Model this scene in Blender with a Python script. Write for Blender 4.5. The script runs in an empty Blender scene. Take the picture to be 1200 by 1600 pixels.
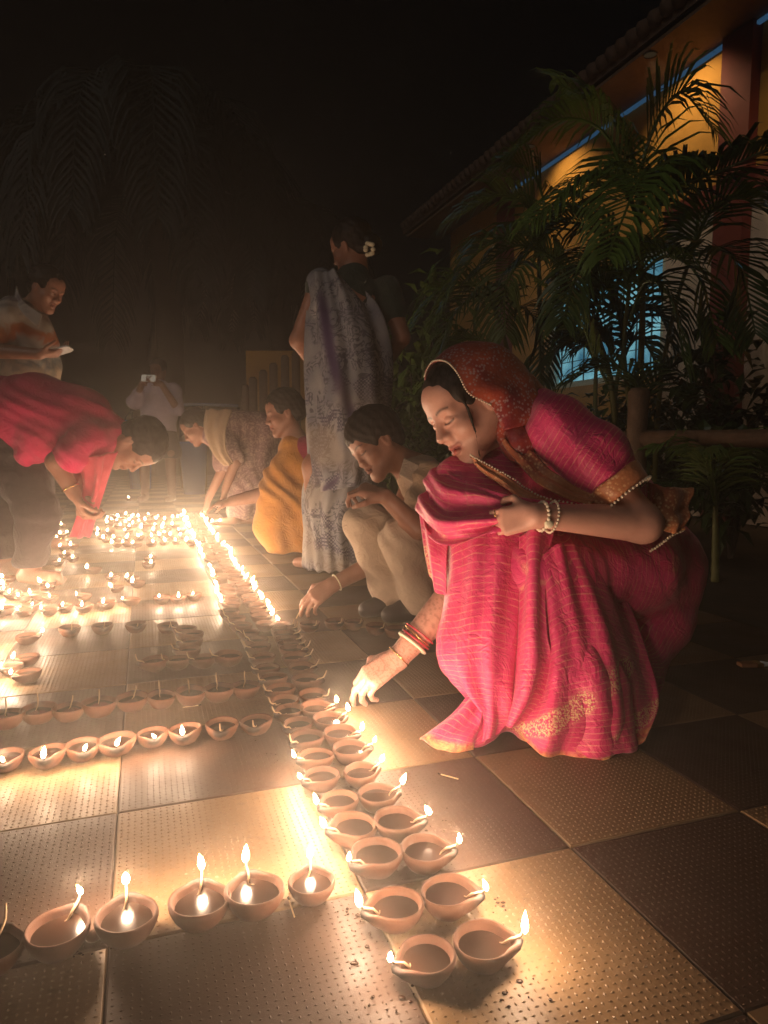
import bpy, math, random
import numpy as np
from mathutils import Vector, Matrix

random.seed(7)
rng = np.random.default_rng(7)
scene = bpy.context.scene
COL = scene.collection

# ------------------------------------------------------------------ camera, sky, light, exposure
CAM_H, FPX, PITCH, YAW = 0.62, 1095.0, 0.1000, 0.3294
cam_data = bpy.data.cameras.new("camera")
cam = bpy.data.objects.new("camera", cam_data)
COL.objects.link(cam)
cam.location = (0, 0, CAM_H)
cam.rotation_euler = (math.pi / 2 - PITCH, 0, 0)
cam_data.sensor_fit = 'VERTICAL'
cam_data.sensor_height = 36.0
cam_data.lens = FPX / 1600 * 36.0
cam_data.clip_start, cam_data.clip_end = 0.02, 400
scene.camera = cam

SUN_EL, SUN_AZ = math.radians(32), math.radians(225)
world = bpy.data.worlds.new("World")
scene.world = world
world.use_nodes = True
wn = world.node_tree
bg = wn.nodes["Background"]
sky = wn.nodes.new("ShaderNodeTexSky")
sky.sky_type = 'NISHITA'
sky.sun_disc = False
sky.sun_elevation = SUN_EL
sky.sun_rotation = SUN_AZ
wn.links.new(sky.outputs[0], bg.inputs[0])
bg.inputs[1].default_value = 0.00022            # night: only a trace of sky light
sun_data = bpy.data.lights.new("moonlight", 'SUN')
sun_data.energy = 0.30
sun_data.angle = math.radians(0.5)
sun_data.color = (1.0, 0.93, 0.82)
sun = bpy.data.objects.new("moonlight", sun_data)
COL.objects.link(sun)
sun.rotation_euler = (math.pi / 2 - SUN_EL, 0, math.pi - SUN_AZ)
vs = scene.view_settings
scene.display_settings.display_device = 'sRGB'
vs.view_transform = 'Standard'
vs.look = 'None'
vs.exposure = 0.0
vs.gamma = 1.0
vs.use_curve_mapping = False
cy = scene.cycles
cy.use_denoising = True
cy.max_bounces = 5
cy.diffuse_bounces = 2
cy.glossy_bounces = 2
cy.transmission_bounces = 4
cy.transparent_max_bounces = 12
cy.volume_bounces = 0
cy.use_light_tree = True
cy.sample_clamp_indirect = 2.0
cy.caustics_reflective = False
cy.caustics_refractive = False

FLAME_W = 0.86            # watts of one lamp flame
HAZE = 0.054

# ------------------------------------------------------------------ geometry of the view
CF = np.array([0, math.cos(PITCH), -math.sin(PITCH)])
CU = np.array([0, math.sin(PITCH), math.cos(PITCH)])
CR = np.array([1.0, 0, 0])
CO = np.array([0, 0, CAM_H])
DV = np.array([-math.sin(YAW), math.cos(YAW), 0])     # the way the tiles and the house run
LV = np.array([math.cos(YAW), math.sin(YAW), 0])


def P(px, py, d):
    """the point at depth d (metres) seen at a place of the photograph"""
    return CO + d * (CF + (px - 600) / FPX * CR - (py - 800) / FPX * CU)


def ray(px, py):
    return CF + (px - 600) / FPX * CR - (py - 800) / FPX * CU


def ground(px, py, z=0.0):
    r = ray(px, py)
    return CO + r * ((z - CAM_H) / r[2])


def G(v, u, z=0.0):
    return LV * v + DV * u + np.array([0, 0, z])


def on_side(px, py, v):
    """(u, z) where a line of sight meets the upright plane at lateral v"""
    r = ray(px, py)
    p = CO + r * ((v - CO @ LV) / (r @ LV))
    return p @ DV, p[2]


def nrm(a):
    a = np.asarray(a, float)
    return a / max(np.linalg.norm(a), 1e-9)


# ------------------------------------------------------------------ objects
def link(o, parent=None):
    COL.objects.link(o)
    if parent is not None:
        o.parent = parent
    return o


def tag(o, label=None, cat=None, group=None, kind=None):
    if label: o['label'] = label
    if cat: o['category'] = cat
    if group: o['group'] = group
    if kind: o['kind'] = kind
    return o


def empty(name, loc=(0, 0, 0), rz=0.0):
    o = bpy.data.objects.new(name, None)
    COL.objects.link(o)
    o.location = loc
    o.rotation_euler = (0, 0, rz)
    o.empty_display_size = 0.05
    return o


def mesh_from(name, v, f, smooth=True, attrs=None):
    me = bpy.data.meshes.new(name)
    v = np.asarray(v, dtype=np.float32)
    if isinstance(f, np.ndarray):
        n, c = f.shape
        me.vertices.add(len(v))
        me.vertices.foreach_set("co", v.ravel())
        me.loops.add(n * c)
        me.loops.foreach_set("vertex_index", f.astype(np.int32).ravel())
        me.polygons.add(n)
        me.polygons.foreach_set("loop_start", (np.arange(n) * c).astype(np.int32))
        me.polygons.foreach_set("loop_total", np.full(n, c, dtype=np.int32))
        me.update(calc_edges=True)
    else:
        me.from_pydata([tuple(map(float, p)) for p in v], [], f)
        me.update()
    if smooth:
        me.polygons.foreach_set("use_smooth", np.ones(len(me.polygons), dtype=bool))
    for k, a in (attrs or {}).items():
        at = me.attributes.new(k, 'FLOAT', 'POINT')
        at.data.foreach_set("value", np.asarray(a, dtype=np.float32))
    return me


def obj(name, v, f, mats, parent=None, smooth=True, attrs=None, idx=None):
    me = mesh_from(name, v, f, smooth, attrs)
    for m in (mats if isinstance(mats, (list, tuple)) else [mats]):
        me.materials.append(m)
    if idx is not None:
        me.polygons.foreach_set("material_index", np.asarray(idx, dtype=np.int32))
    o = bpy.data.objects.new(name, me)
    return link(o, parent)


class MB:
    """collects simple solids in one mesh"""
    def __init__(s):
        s.v, s.f = [], []

    def add(s, v, f):
        b = len(s.v)
        s.v += [tuple(map(float, p)) for p in v]
        s.f += [tuple(i + b for i in q) for q in f]

    def hexa(s, c):
        s.add(c, [(3, 2, 1, 0), (4, 5, 6, 7), (0, 1, 5, 4), (1, 2, 6, 5), (2, 3, 7, 6), (3, 0, 4, 7)])

    def box(s, lo, hi):
        x0, y0, z0 = lo; x1, y1, z1 = hi
        s.hexa([(x0, y0, z0), (x1, y0, z0), (x1, y1, z0), (x0, y1, z0), (x0, y0, z1), (x1, y0, z1), (x1, y1, z1), (x0, y1, z1)])

    def gbox(s, v0, v1, u0, u1, z0, z1):
        s.hexa([G(v0, u0, z0), G(v1, u0, z0), G(v1, u1, z0), G(v0, u1, z0), G(v0, u0, z1), G(v1, u0, z1), G(v1, u1, z1), G(v0, u1, z1)])

    def tube(s, pts, rad, n=8, cap=True):
        pts = [np.asarray(p, float) for p in pts]
        rad = rad if isinstance(rad, (list, tuple, np.ndarray)) else [rad] * len(pts)
        V, F = [], []
        up = np.array([0.13, 0.21, 0.97])
        for i, p in enumerate(pts):
            t = nrm(pts[min(i + 1, len(pts) - 1)] - pts[max(i - 1, 0)])
            a = np.cross(t, up)
            if np.linalg.norm(a) < 0.1: a = np.cross(t, [1, 0, 0])
            a = nrm(a); b = np.cross(t, a)
            for k in range(n):
                w = 2 * math.pi * k / n
                V.append(p + rad[i] * (math.cos(w) * a + math.sin(w) * b))
        for i in range(len(pts) - 1):
            for k in range(n):
                F.append((i * n + k, i * n + (k + 1) % n, (i + 1) * n + (k + 1) % n, (i + 1) * n + k))
        if cap:
            F.append(tuple(range(n))[::-1]); F.append(tuple((len(pts) - 1) * n + k for k in range(n)))
        s.add(V, F)

    def ball(s, c, r, nu=8, nv=5):
        V, F = [], []
        r = np.asarray(r if hasattr(r, '__len__') else (r, r, r), float)
        for j in range(nv + 1):
            th = math.pi * j / nv
            for i in range(nu):
                w = 2 * math.pi * i / nu
                V.append(np.asarray(c) + r * np.array([math.sin(th) * math.cos(w), math.sin(th) * math.sin(w), math.cos(th)]))
        for j in range(nv):
            for i in range(nu):
                F.append((j * nu + i, (j + 1) * nu + i, (j + 1) * nu + (i + 1) % nu, j * nu + (i + 1) % nu))
        s.add(V, F)

    def build(s, name, m, parent=None, smooth=False):
        return obj(name, s.v, s.f, m, parent, smooth)


def catmull(pts, n):
    """n points along a smooth curve through pts"""
    p = np.asarray(pts, float)
    m = len(p)
    out = []
    for t in np.linspace(0, m - 1, n):
        i = min(int(t), m - 2); f = t - i
        a, b, c, d = p[max(i - 1, 0)], p[i], p[i + 1], p[min(i + 2, m - 1)]
        out.append(0.5 * ((2 * b) + (c - a) * f + (2 * a - 5 * b + 4 * c - d) * f * f + (3 * b - a - 3 * c + d) * f ** 3))
    return np.array(out)


def sheet(name, rows, m, parent, nu=24, nv=24, thick=0.004, wave=None):
    """a cloth through rows of points (each row the same count), with u, v attributes and real thickness"""
    R = [catmull(r, nu) for r in rows]
    g = np.array([catmull([R[j][i] for j in range(len(R))], nv) for i in range(nu)])
    du = np.gradient(g, axis=0); dv = np.gradient(g, axis=1)
    nn = np.cross(du, dv); nn /= np.maximum(np.linalg.norm(nn, axis=2, keepdims=True), 1e-9)
    U, V = np.meshgrid(np.linspace(0, 1, nu), np.linspace(0, 1, nv), indexing='ij')
    if wave is not None:
        g = g + nn * wave(U, V)[..., None]
    v = np.concatenate([(g + nn * thick / 2).reshape(-1, 3), (g - nn * thick / 2).reshape(-1, 3)])
    F, N = [], nu * nv
    for i in range(nu - 1):
        for j in range(nv - 1):
            a, b, c, d = i * nv + j, (i + 1) * nv + j, (i + 1) * nv + j + 1, i * nv + j + 1
            F.append((a, b, c, d)); F.append((d + N, c + N, b + N, a + N))
    for i in range(nu - 1):
        a, b = i * nv, (i + 1) * nv
        F.append((a + N, b + N, b, a))
        a, b = i * nv + nv - 1, (i + 1) * nv + nv - 1
        F.append((a, b, b + N, a + N))
    for j in range(nv - 1):
        F.append((j, j + 1, j + 1 + N, j + N))
        a = (nu - 1) * nv + j
        F.append((a + N, a + 1 + N, a + 1, a))
    u2 = np.concatenate([U.ravel(), U.ravel()]); v2 = np.concatenate([V.ravel(), V.ravel()])
    return obj(name, v, F, m, parent, True, {'su': u2, 'sv': v2})


# ------------------------------------------------------------------ soft solids: blended shapes turned into one skin
class Soft:
    def __init__(s, k=0.02):
        s.ops, s.k = [], k

    def cone(s, a, b, r1, r2, k=None, op='u'):
        s.ops.append((op, 'c', np.asarray(a, float), np.asarray(b, float), r1, r2, s.k if k is None else k)); return s

    def chain(s, pts, rad, k=None, op='u'):
        for i in range(len(pts) - 1):
            s.cone(pts[i], pts[i + 1], rad[i], rad[i + 1], k, op)
        return s

    def ell(s, c, r, M=None, k=None, op='u'):
        s.ops.append((op, 'e', np.asarray(c, float), np.asarray(r, float), np.eye(3) if M is None else np.asarray(M, float), 0, s.k if k is None else k)); return s

    def keep(s, p, n, k=0.004):
        """cuts away what lies on the side n points to"""
        s.ops.append(('i', 'p', np.asarray(p, float), nrm(n), 0, 0, k)); return s

    def bounds(s):
        lo, hi = np.full(3, 1e9), np.full(3, -1e9)
        for o in s.ops:
            if o[0] != 'u': continue
            if o[1] == 'c':
                r = max(o[4], o[5]); q = np.array([o[2] - r, o[3] - r, o[2] + r, o[3] + r])
            else:
                r = o[3].max(); q = np.array([o[2] - r, o[2] + r])
            lo = np.minimum(lo, q.min(0)); hi = np.maximum(hi, q.max(0))
        return lo, hi

    def field(s, lo, n, vox):
        ax = [lo[i] + np.arange(n[i]) * vox for i in range(3)]
        D = np.full(n, 0.3, dtype=np.float32)
        for op, ty, a, b, r1, r2, k in s.ops:
            pad = k + 3 * vox
            if ty == 'p' or op == 'i':
                sl = [slice(0, n[i]) for i in range(3)]
            else:
                if ty == 'c':
                    r = max(r1, r2); l2, h2 = np.minimum(a, b) - r - pad, np.maximum(a, b) + r + pad
                else:
                    l2, h2 = a - b.max() - pad, a + b.max() + pad
                i0 = [max(0, int((l2[i] - lo[i]) / vox)) for i in range(3)]
                i1 = [min(n[i], int((h2[i] - lo[i]) / vox) + 2) for i in range(3)]
                if any(i0[i] >= i1[i] for i in range(3)): continue
                sl = [slice(i0[i], i1[i]) for i in range(3)]
            X = ax[0][sl[0]][:, None, None].astype(np.float32); Y = ax[1][sl[1]][None, :, None].astype(np.float32); Z = ax[2][sl[2]][None, None, :].astype(np.float32)
            if ty == 'c':
                ba = b - a; L = max(ba @ ba, 1e-9)
                t = np.clip(((X - a[0]) * ba[0] + (Y - a[1]) * ba[1] + (Z - a[2]) * ba[2]) / L, 0, 1)
                d = np.sqrt((X - a[0] - t * ba[0]) ** 2 + (Y - a[1] - t * ba[1]) ** 2 + (Z - a[2] - t * ba[2]) ** 2) - (r1 + (r2 - r1) * t)
            elif ty == 'e':
                M = r1
                q = [((X - a[0]) * M[0][i] + (Y - a[1]) * M[1][i] + (Z - a[2]) * M[2][i]) / b[i] for i in range(3)]
                k0 = np.sqrt(q[0] ** 2 + q[1] ** 2 + q[2] ** 2) + 1e-6
                k1 = np.sqrt((q[0] / b[0]) ** 2 + (q[1] / b[1]) ** 2 + (q[2] / b[2]) ** 2) + 1e-6
                d = k0 * (k0 - 1) / k1
            else:
                d = (X - a[0]) * b[0] + (Y - a[1]) * b[1] + (Z - a[2]) * b[2]
            sub = D[tuple(sl)]
            if op == 'u':
                h = np.maximum(k - np.abs(sub - d), 0) / max(k, 1e-6)
                D[tuple(sl)] = np.minimum(sub, d) - h * h * k * 0.25
            else:
                if op == 's': d = -d
                h = np.maximum(k - np.abs(sub - d), 0) / max(k, 1e-6)
                D[tuple(sl)] = np.maximum(sub, d) + h * h * k * 0.25
        return D

    def skin(s, vox, lo=None, hi=None):
        if lo is None:
            lo, hi = s.bounds(); lo = lo - 2.5 * vox; hi = hi + 2.5 * vox
        n = tuple(int(math.ceil((hi[i] - lo[i]) / vox)) + 1 for i in range(3))
        D = s.field(lo, n, vox)
        return nets(D, lo, vox)

    def multi(s, vox, boxes):
        """coarse skin, with finer skin of the same shape inside the boxes [(lo, hi, vox)]"""
        v, f = s.skin(vox)
        c = v[f].mean(1)
        keep = np.ones(len(f), bool)
        for lo, hi, _ in boxes:
            keep &= ~((c > lo) & (c < hi)).all(1)
        V, F = [v], [f[keep]]
        n = len(v)
        for lo, hi, vx in boxes:
            v2, f2 = s.skin(vx, np.asarray(lo) - vox * 0.6, np.asarray(hi) + vox * 0.6)
            V.append(v2); F.append(f2 + n); n += len(v2)
        V, F = np.concatenate(V), np.concatenate(F)
        used = np.zeros(len(V), bool); used[F] = True
        return V[used], (np.cumsum(used) - 1)[F]


def nets(D, lo, vox):
    n = D.shape
    ins = D < 0
    cnt = np.zeros((n[0] - 1, n[1] - 1, n[2] - 1), np.int8)
    for i in (0, 1):
        for j in (0, 1):
            for k in (0, 1):
                cnt += ins[i:n[0] - 1 + i, j:n[1] - 1 + j, k:n[2] - 1 + k]
    I, J, K = np.nonzero((cnt > 0) & (cnt < 8))
    idx = np.full(cnt.shape, -1, np.int64)
    idx[I, J, K] = np.arange(len(I))
    acc = np.zeros((len(I), 3)); w = np.zeros(len(I))
    cor = [(i, j, k) for i in (0, 1) for j in (0, 1) for k in (0, 1)]
    val = {c: D[I + c[0], J + c[1], K + c[2]].astype(float) for c in cor}
    for c in cor:
        for ax in range(3):
            if c[ax] == 0:
                e = list(c); e[ax] = 1; e = tuple(e)
                a, b = val[c], val[e]
                m = (a < 0) != (b < 0)
                t = np.where(m, a / np.where(m, a - b, 1), 0)
                p = np.array(c, float)[None, :].repeat(len(I), 0)
                p[:, ax] += t
                acc += p * m[:, None]; w += m
    V = (np.stack([I, J, K], 1) + acc / np.maximum(w, 1)[:, None]) * vox + lo
    Q = []
    for ax in range(3):
        a = [slice(None)] * 3; b = [slice(None)] * 3
        a[ax] = slice(0, n[ax] - 1); b[ax] = slice(1, n[ax])
        s0, s1 = ins[tuple(a)], ins[tuple(b)]
        e = np.nonzero(s0 != s1)
        e = np.stack(e, 1)
        o1, o2 = (ax + 1) % 3, (ax + 2) % 3
        ok = (e[:, o1] > 0) & (e[:, o2] > 0) & (e[:, o1] < n[o1] - 1) & (e[:, o2] < n[o2] - 1)
        e = e[ok]
        flip = s0[e[:, 0], e[:, 1], e[:, 2]]
        q = []
        for d1, d2 in ((1, 1), (0, 1), (0, 0), (1, 0)):
            c = e.copy(); c[:, o1] -= d1; c[:, o2] -= d2
            q.append(idx[c[:, 0], c[:, 1], c[:, 2]])
        q = np.stack(q, 1)
        q[~flip] = q[~flip][:, ::-1]
        Q.append(q)
    return V, np.concatenate(Q)


def vnormals(v, f):
    a, b, c, d = (v[f[:, i]] for i in range(4))
    fn = np.cross(c - a, d - b)
    n = np.zeros_like(v)
    for i in range(4):
        np.add.at(n, f[:, i], fn)
    return n / np.maximum(np.linalg.norm(n, axis=1, keepdims=True), 1e-12)


def relax(v, f, it=2, amt=0.5):
    e = np.concatenate([f[:, [0, 1]], f[:, [1, 2]], f[:, [2, 3]], f[:, [3, 0]]])
    for _ in range(it):
        s = np.zeros_like(v); w = np.zeros(len(v))
        np.add.at(s, e[:, 0], v[e[:, 1]]); np.add.at(s, e[:, 1], v[e[:, 0]])
        np.add.at(w, e[:, 0], 1); np.add.at(w, e[:, 1], 1)
        v = v + amt * (s / np.maximum(w, 1)[:, None] - v)
    return v


def seg_dist(v, pts):
    best = np.full(len(v), 1e9); par = np.zeros(len(v)); run = 0.0
    for i in range(len(pts) - 1):
        a, b = np.asarray(pts[i]), np.asarray(pts[i + 1]); ba = b - a
        t = np.clip((v - a) @ ba / max(ba @ ba, 1e-12), 0, 1)
        d = np.linalg.norm(v - a - t[:, None] * ba, axis=1)
        m = d < best
        best[m] = d[m]; par[m] = run + t[m] * np.linalg.norm(ba); run += np.linalg.norm(ba)
    return best, par


def wob(v, s, seed=0.0):
    """smooth made-up variation of a place, about -1..1"""
    x, y, z = (v * s).T
    return (np.sin(1.7 * x + 0.9 * y + 1.3 * z + seed) + np.sin(-1.1 * x + 2.3 * y + 0.7 * z + 2.1 * seed + 1) + np.sin(0.6 * x - 1.4 * y + 2.6 * z + 0.7 * seed + 2)) / 3


# ------------------------------------------------------------------ materials
def mat(name, base=(0.5, 0.5, 0.5), rough=0.6, spec=0.4, metal=0.0):
    m = bpy.data.materials.new(name)
    m.use_nodes = True
    b = m.node_tree.nodes["Principled BSDF"]
    b.inputs["Base Color"].default_value = (*base, 1)
    b.inputs["Roughness"].default_value = rough
    b.inputs["Specular IOR Level"].default_value = spec
    b.inputs["Metallic"].default_value = metal
    return m


class N:
    """short hand for building nodes in a material"""
    def __init__(s, m):
        s.t = m.node_tree; s.b = s.t.nodes["Principled BSDF"]

    def new(s, ty, **kw):
        n = s.t.nodes.new(ty)
        for k, v in kw.items(): setattr(n, k, v)
        return n

    def link(s, a, b): s.t.links.new(a, b)

    def obj(s): return s.new("ShaderNodeTexCoord").outputs["Object"]

    def attr(s, name): return s.new("ShaderNodeAttribute", attribute_name=name).outputs["Fac"]

    def noise(s, scale, vec=None, detail=4.0, rough=0.6, dist=0.0):
        n = s.new("ShaderNodeTexNoise")
        n.inputs["Scale"].default_value = scale; n.inputs["Detail"].default_value = detail
        n.inputs["Roughness"].default_value = rough; n.inputs["Distortion"].default_value = dist
        s.link(vec if vec is not None else s.obj(), n.inputs["Vector"])
        return n.outputs["Fac"]

    def voro(s, scale, vec=None, feature='F1', out="Distance"):
        n = s.new("ShaderNodeTexVoronoi", feature=feature)
        n.inputs["Scale"].default_value = scale
        s.link(vec if vec is not None else s.obj(), n.inputs["Vector"])
        return n.outputs[out]

    def ramp(s, fac, stops, interp='LINEAR'):
        n = s.new("ShaderNodeValToRGB")
        n.color_ramp.interpolation = interp
        e = n.color_ramp.elements
        while len(e) < len(stops): e.new(0.5)
        for i, (p, c) in enumerate(stops):
            e[i].position = p; e[i].color = (*c, 1) if hasattr(c, '__len__') else (c, c, c, 1)
        s.link(fac, n.inputs[0])
        return n.outputs[0]

    def math(s, op, a, b=None, c=None):
        n = s.new("ShaderNodeMath", operation=op)
        for i, x in enumerate((a, b, c)):
            if x is None: continue
            if isinstance(x, (int, float)): n.inputs[i].default_value = x
            else: s.link(x, n.inputs[i])
        return n.outputs[0]

    def mix(s, fac, a, b, blend='MIX'):
        n = s.new("ShaderNodeMix", data_type='RGBA', blend_type=blend)
        for sock, x in ((n.inputs[0], fac), (n.inputs[6], a), (n.inputs[7], b)):
            if isinstance(x, (int, float)): sock.default_value = x
            elif isinstance(x, tuple): sock.default_value = (*x, 1)
            else: s.link(x, sock)
        return n.outputs[2]

    def color(s, x): s.link(x, s.b.inputs["Base Color"])

    def rough(s, x): s.link(x, s.b.inputs["Roughness"])

    def bump(s, h, strength=0.3, dist=0.01):
        n = s.new("ShaderNodeBump")
        n.inputs["Strength"].default_value = strength; n.inputs["Distance"].default_value = dist
        s.link(h, n.inputs["Height"]); s.link(n.outputs[0], s.b.inputs["Normal"])


def noisy(name, c1, c2, scale=20, rough=0.7, bump=0.2, dist=0.003, spec=0.3, detail=5.0):
    m = mat(name, c1, rough, spec)
    n = N(m)
    f = n.noise(scale, detail=detail)
    n.color(n.ramp(f, [(0.3, c1), (0.7, c2)]))
    if bump: n.bump(n.noise(scale * 3), bump, dist)
    return m


M = {}
M['soil'] = noisy('dark_soil', (0.05, 0.035, 0.025), (0.09, 0.06, 0.04), 6, 0.95, 0.5, 0.02)
M['grout'] = noisy('grout', (0.05, 0.04, 0.03), (0.08, 0.06, 0.045), 15, 0.9, 0.2)


def tile_mat(name, c1, c2, r0, r1):
    m = mat(name, c1, 0.4, 0.38)
    n = N(m)
    geo = n.new("ShaderNodeNewGeometry").outputs["Position"]
    info = n.new("ShaderNodeObjectInfo")
    f = n.noise(4.5, geo, 6, 0.65)
    g = n.noise(55, geo, 3)
    c = n.ramp(f, [(0.28, c1), (0.72, c2)])
    c = n.mix(n.math('MULTIPLY', info.outputs["Random"], 0.35), c, tuple(x * 0.7 for x in c1))
    c = n.mix(n.ramp(g, [(0.56, 0.0), (0.75, 0.45)]), c, tuple(x * 0.45 for x in c1))
    spots = n.ramp(n.noise(2.3, geo, 3, 0.5, 0.6), [(0.60, 0.0), (0.68, 1.0)])
    c = n.mix(n.math('MULTIPLY', spots, 0.45), c, tuple(x * 0.35 for x in c1))
    n.color(c)
    n.rough(n.ramp(n.noise(7, geo, 4), [(0.35, r0), (0.68, r1)]))
    n.bump(n.noise(130, geo, 3), 0.25, 0.0015)
    return m


M['tile_tan'] = tile_mat('tan_chequer_tile', (0.18, 0.108, 0.052), (0.255, 0.16, 0.082), 0.44, 0.66)
M['tile_dark'] = tile_mat('red_brown_tile', (0.046, 0.024, 0.015), (0.086, 0.045, 0.026), 0.48, 0.68)
M['clay'] = noisy('fired_clay', (0.095, 0.036, 0.018), (0.145, 0.058, 0.029), 60, 0.75, 0.3, 0.001)
M['clay_dark'] = noisy('dark_fired_clay', (0.080, 0.032, 0.018), (0.115, 0.048, 0.027), 60, 0.8, 0.3, 0.001)
for k_ in ('clay', 'clay_dark'):
    n_ = N(M[k_]); b_ = n_.b.inputs["Base Color"].links[0].from_socket
    n_.color(n_.mix(n_.attr('soot'), b_, (0.012, 0.009, 0.008)))
M['oil'] = mat('lamp_oil', (0.032, 0.015, 0.009), 0.17, 0.15)
M['wick'] = mat('cotton_wick', (0.34, 0.24, 0.15), 0.95, 0.1)
M['char'] = mat('burnt_wick', (0.02, 0.015, 0.012), 0.95, 0.1)


def emit_mat(name, col, strength, see_through=False):
    m = bpy.data.materials.new(name)
    m.use_nodes = True
    t = m.node_tree
    t.nodes.remove(t.nodes["Principled BSDF"])
    e = t.nodes.new("ShaderNodeEmission")
    e.inputs[0].default_value = (*col, 1); e.inputs[1].default_value = strength
    out = t.nodes["Material Output"]
    if see_through:
        tr = t.nodes.new("ShaderNodeBsdfTransparent"); ad = t.nodes.new("ShaderNodeAddShader")
        t.links.new(e.outputs[0], ad.inputs[0]); t.links.new(tr.outputs[0], ad.inputs[1]); t.links.new(ad.outputs[0], out.inputs[0])
        m.cycles.emission_sampling = 'NONE'
    else:
        t.links.new(e.outputs[0], out.inputs[0])
    return m


M['flame'] = emit_mat('lamp_flame', (1.0, 0.74, 0.42), 26.0, True)
t = M['flame'].node_tree                     # faint blue foot, white heart, orange tip
e = [x for x in t.nodes if x.type == 'EMISSION'][0]
sx = t.nodes.new("ShaderNodeAttribute"); sx.attribute_name = 'fh'
rp = t.nodes.new("ShaderNodeValToRGB")
for p_, c_ in ((0.0, (0.10, 0.08, 0.12)), (0.10, (0.8, 0.52, 0.24)), (0.24, (1.0, 0.80, 0.50)), (0.72, (1.0, 0.70, 0.34)), (1.0, (0.55, 0.22, 0.06))):
    q_ = rp.color_ramp.elements.new(p_) if p_ not in (0.0, 1.0) else rp.color_ramp.elements[0 if p_ == 0 else -1]
    q_.color = (*c_, 1)
t.links.new(sx.outputs["Fac"], rp.inputs[0]); t.links.new(rp.outputs[0], e.inputs[0])
M['screen'] = emit_mat('phone_screen', (1.0, 0.85, 0.65), 0.25)
M['led'] = emit_mat('blue_led', (0.15, 0.42, 0.80), 0.17)
M['torch'] = emit_mat('phone_torch', (1.0, 0.92, 0.8), 4.0)
M['steel'] = mat('dark_steel', (0.05, 0.05, 0.055), 0.5, 0.5, 0.6)
M['phone'] = mat('phone_body', (0.6, 0.6, 0.62), 0.3, 0.5)


def skin_mat(name, c, c2):
    m = mat(name, c, 0.42, 0.45)
    n = N(m)
    f = n.noise(35, detail=4)
    base = n.ramp(f, [(0.3, c), (0.7, c2)])
    base = n.mix(n.attr('lip'), base, (c[0] * 0.75, c[1] * 0.32, c[2] * 0.36))
    base = n.mix(n.attr('dark'), base, (0.012, 0.008, 0.007))
    base = n.mix(n.attr('henna'), base, (c[0] * 0.40, c[1] * 0.26, c[2] * 0.22))
    n.color(base)
    n.b.inputs["Subsurface Weight"].default_value = 0.12
    n.b.inputs["Subsurface Radius"].default_value = (0.02, 0.008, 0.004)
    n.b.inputs["Subsurface Scale"].default_value = 0.3
    n.bump(n.noise(260, detail=2), 0.08, 0.001)
    return m


M['skin_fair'] = skin_mat('warm_skin', (0.58, 0.295, 0.225), (0.65, 0.345, 0.265))
M['skin'] = skin_mat('brown_skin', (0.33, 0.15, 0.10), (0.39, 0.19, 0.13))
M['skin_dark'] = skin_mat('deep_brown_skin', (0.20, 0.09, 0.055), (0.25, 0.12, 0.075))


def hair_mat():
    m = mat('black_hair', (0.010, 0.007, 0.006), 0.55, 0.3)
    n = N(m)
    w = n.new("ShaderNodeTexNoise"); w.inputs["Scale"].default_value = 1.0; w.inputs["Detail"].default_value = 3
    mp = n.new("ShaderNodeMapping"); mp.inputs["Scale"].default_value = (130, 130, 18)
    n.link(n.obj(), mp.inputs["Vector"]); n.link(mp.outputs[0], w.inputs["Vector"])
    n.color(n.ramp(w.outputs["Fac"], [(0.3, (0.006, 0.004, 0.004)), (0.75, (0.03, 0.018, 0.013))]))
    n.bump(w.outputs["Fac"], 0.6, 0.004)
    return m


M['hair'] = hair_mat()


def cloth_mat(name, c1, c2, scale=40, rough=0.8, weave=900, sheen=0.2):
    m = mat(name, c1, rough, 0.2)
    n = N(m)
    n.color(n.ramp(n.noise(scale, detail=5), [(0.3, c1), (0.7, c2)]))
    cre = n.math('MULTIPLY', n.math('ABSOLUTE', n.math('SUBTRACT', n.noise(17, detail=4, rough=0.55, dist=1.4), 0.5)), 5.0)
    n.bump(n.math('ADD', cre, n.math('MULTIPLY', n.noise(weave, detail=1), 0.15)), 0.45, 0.005)
    n.b.inputs["Sheen Weight"].default_value = sheen
    return m


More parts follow.
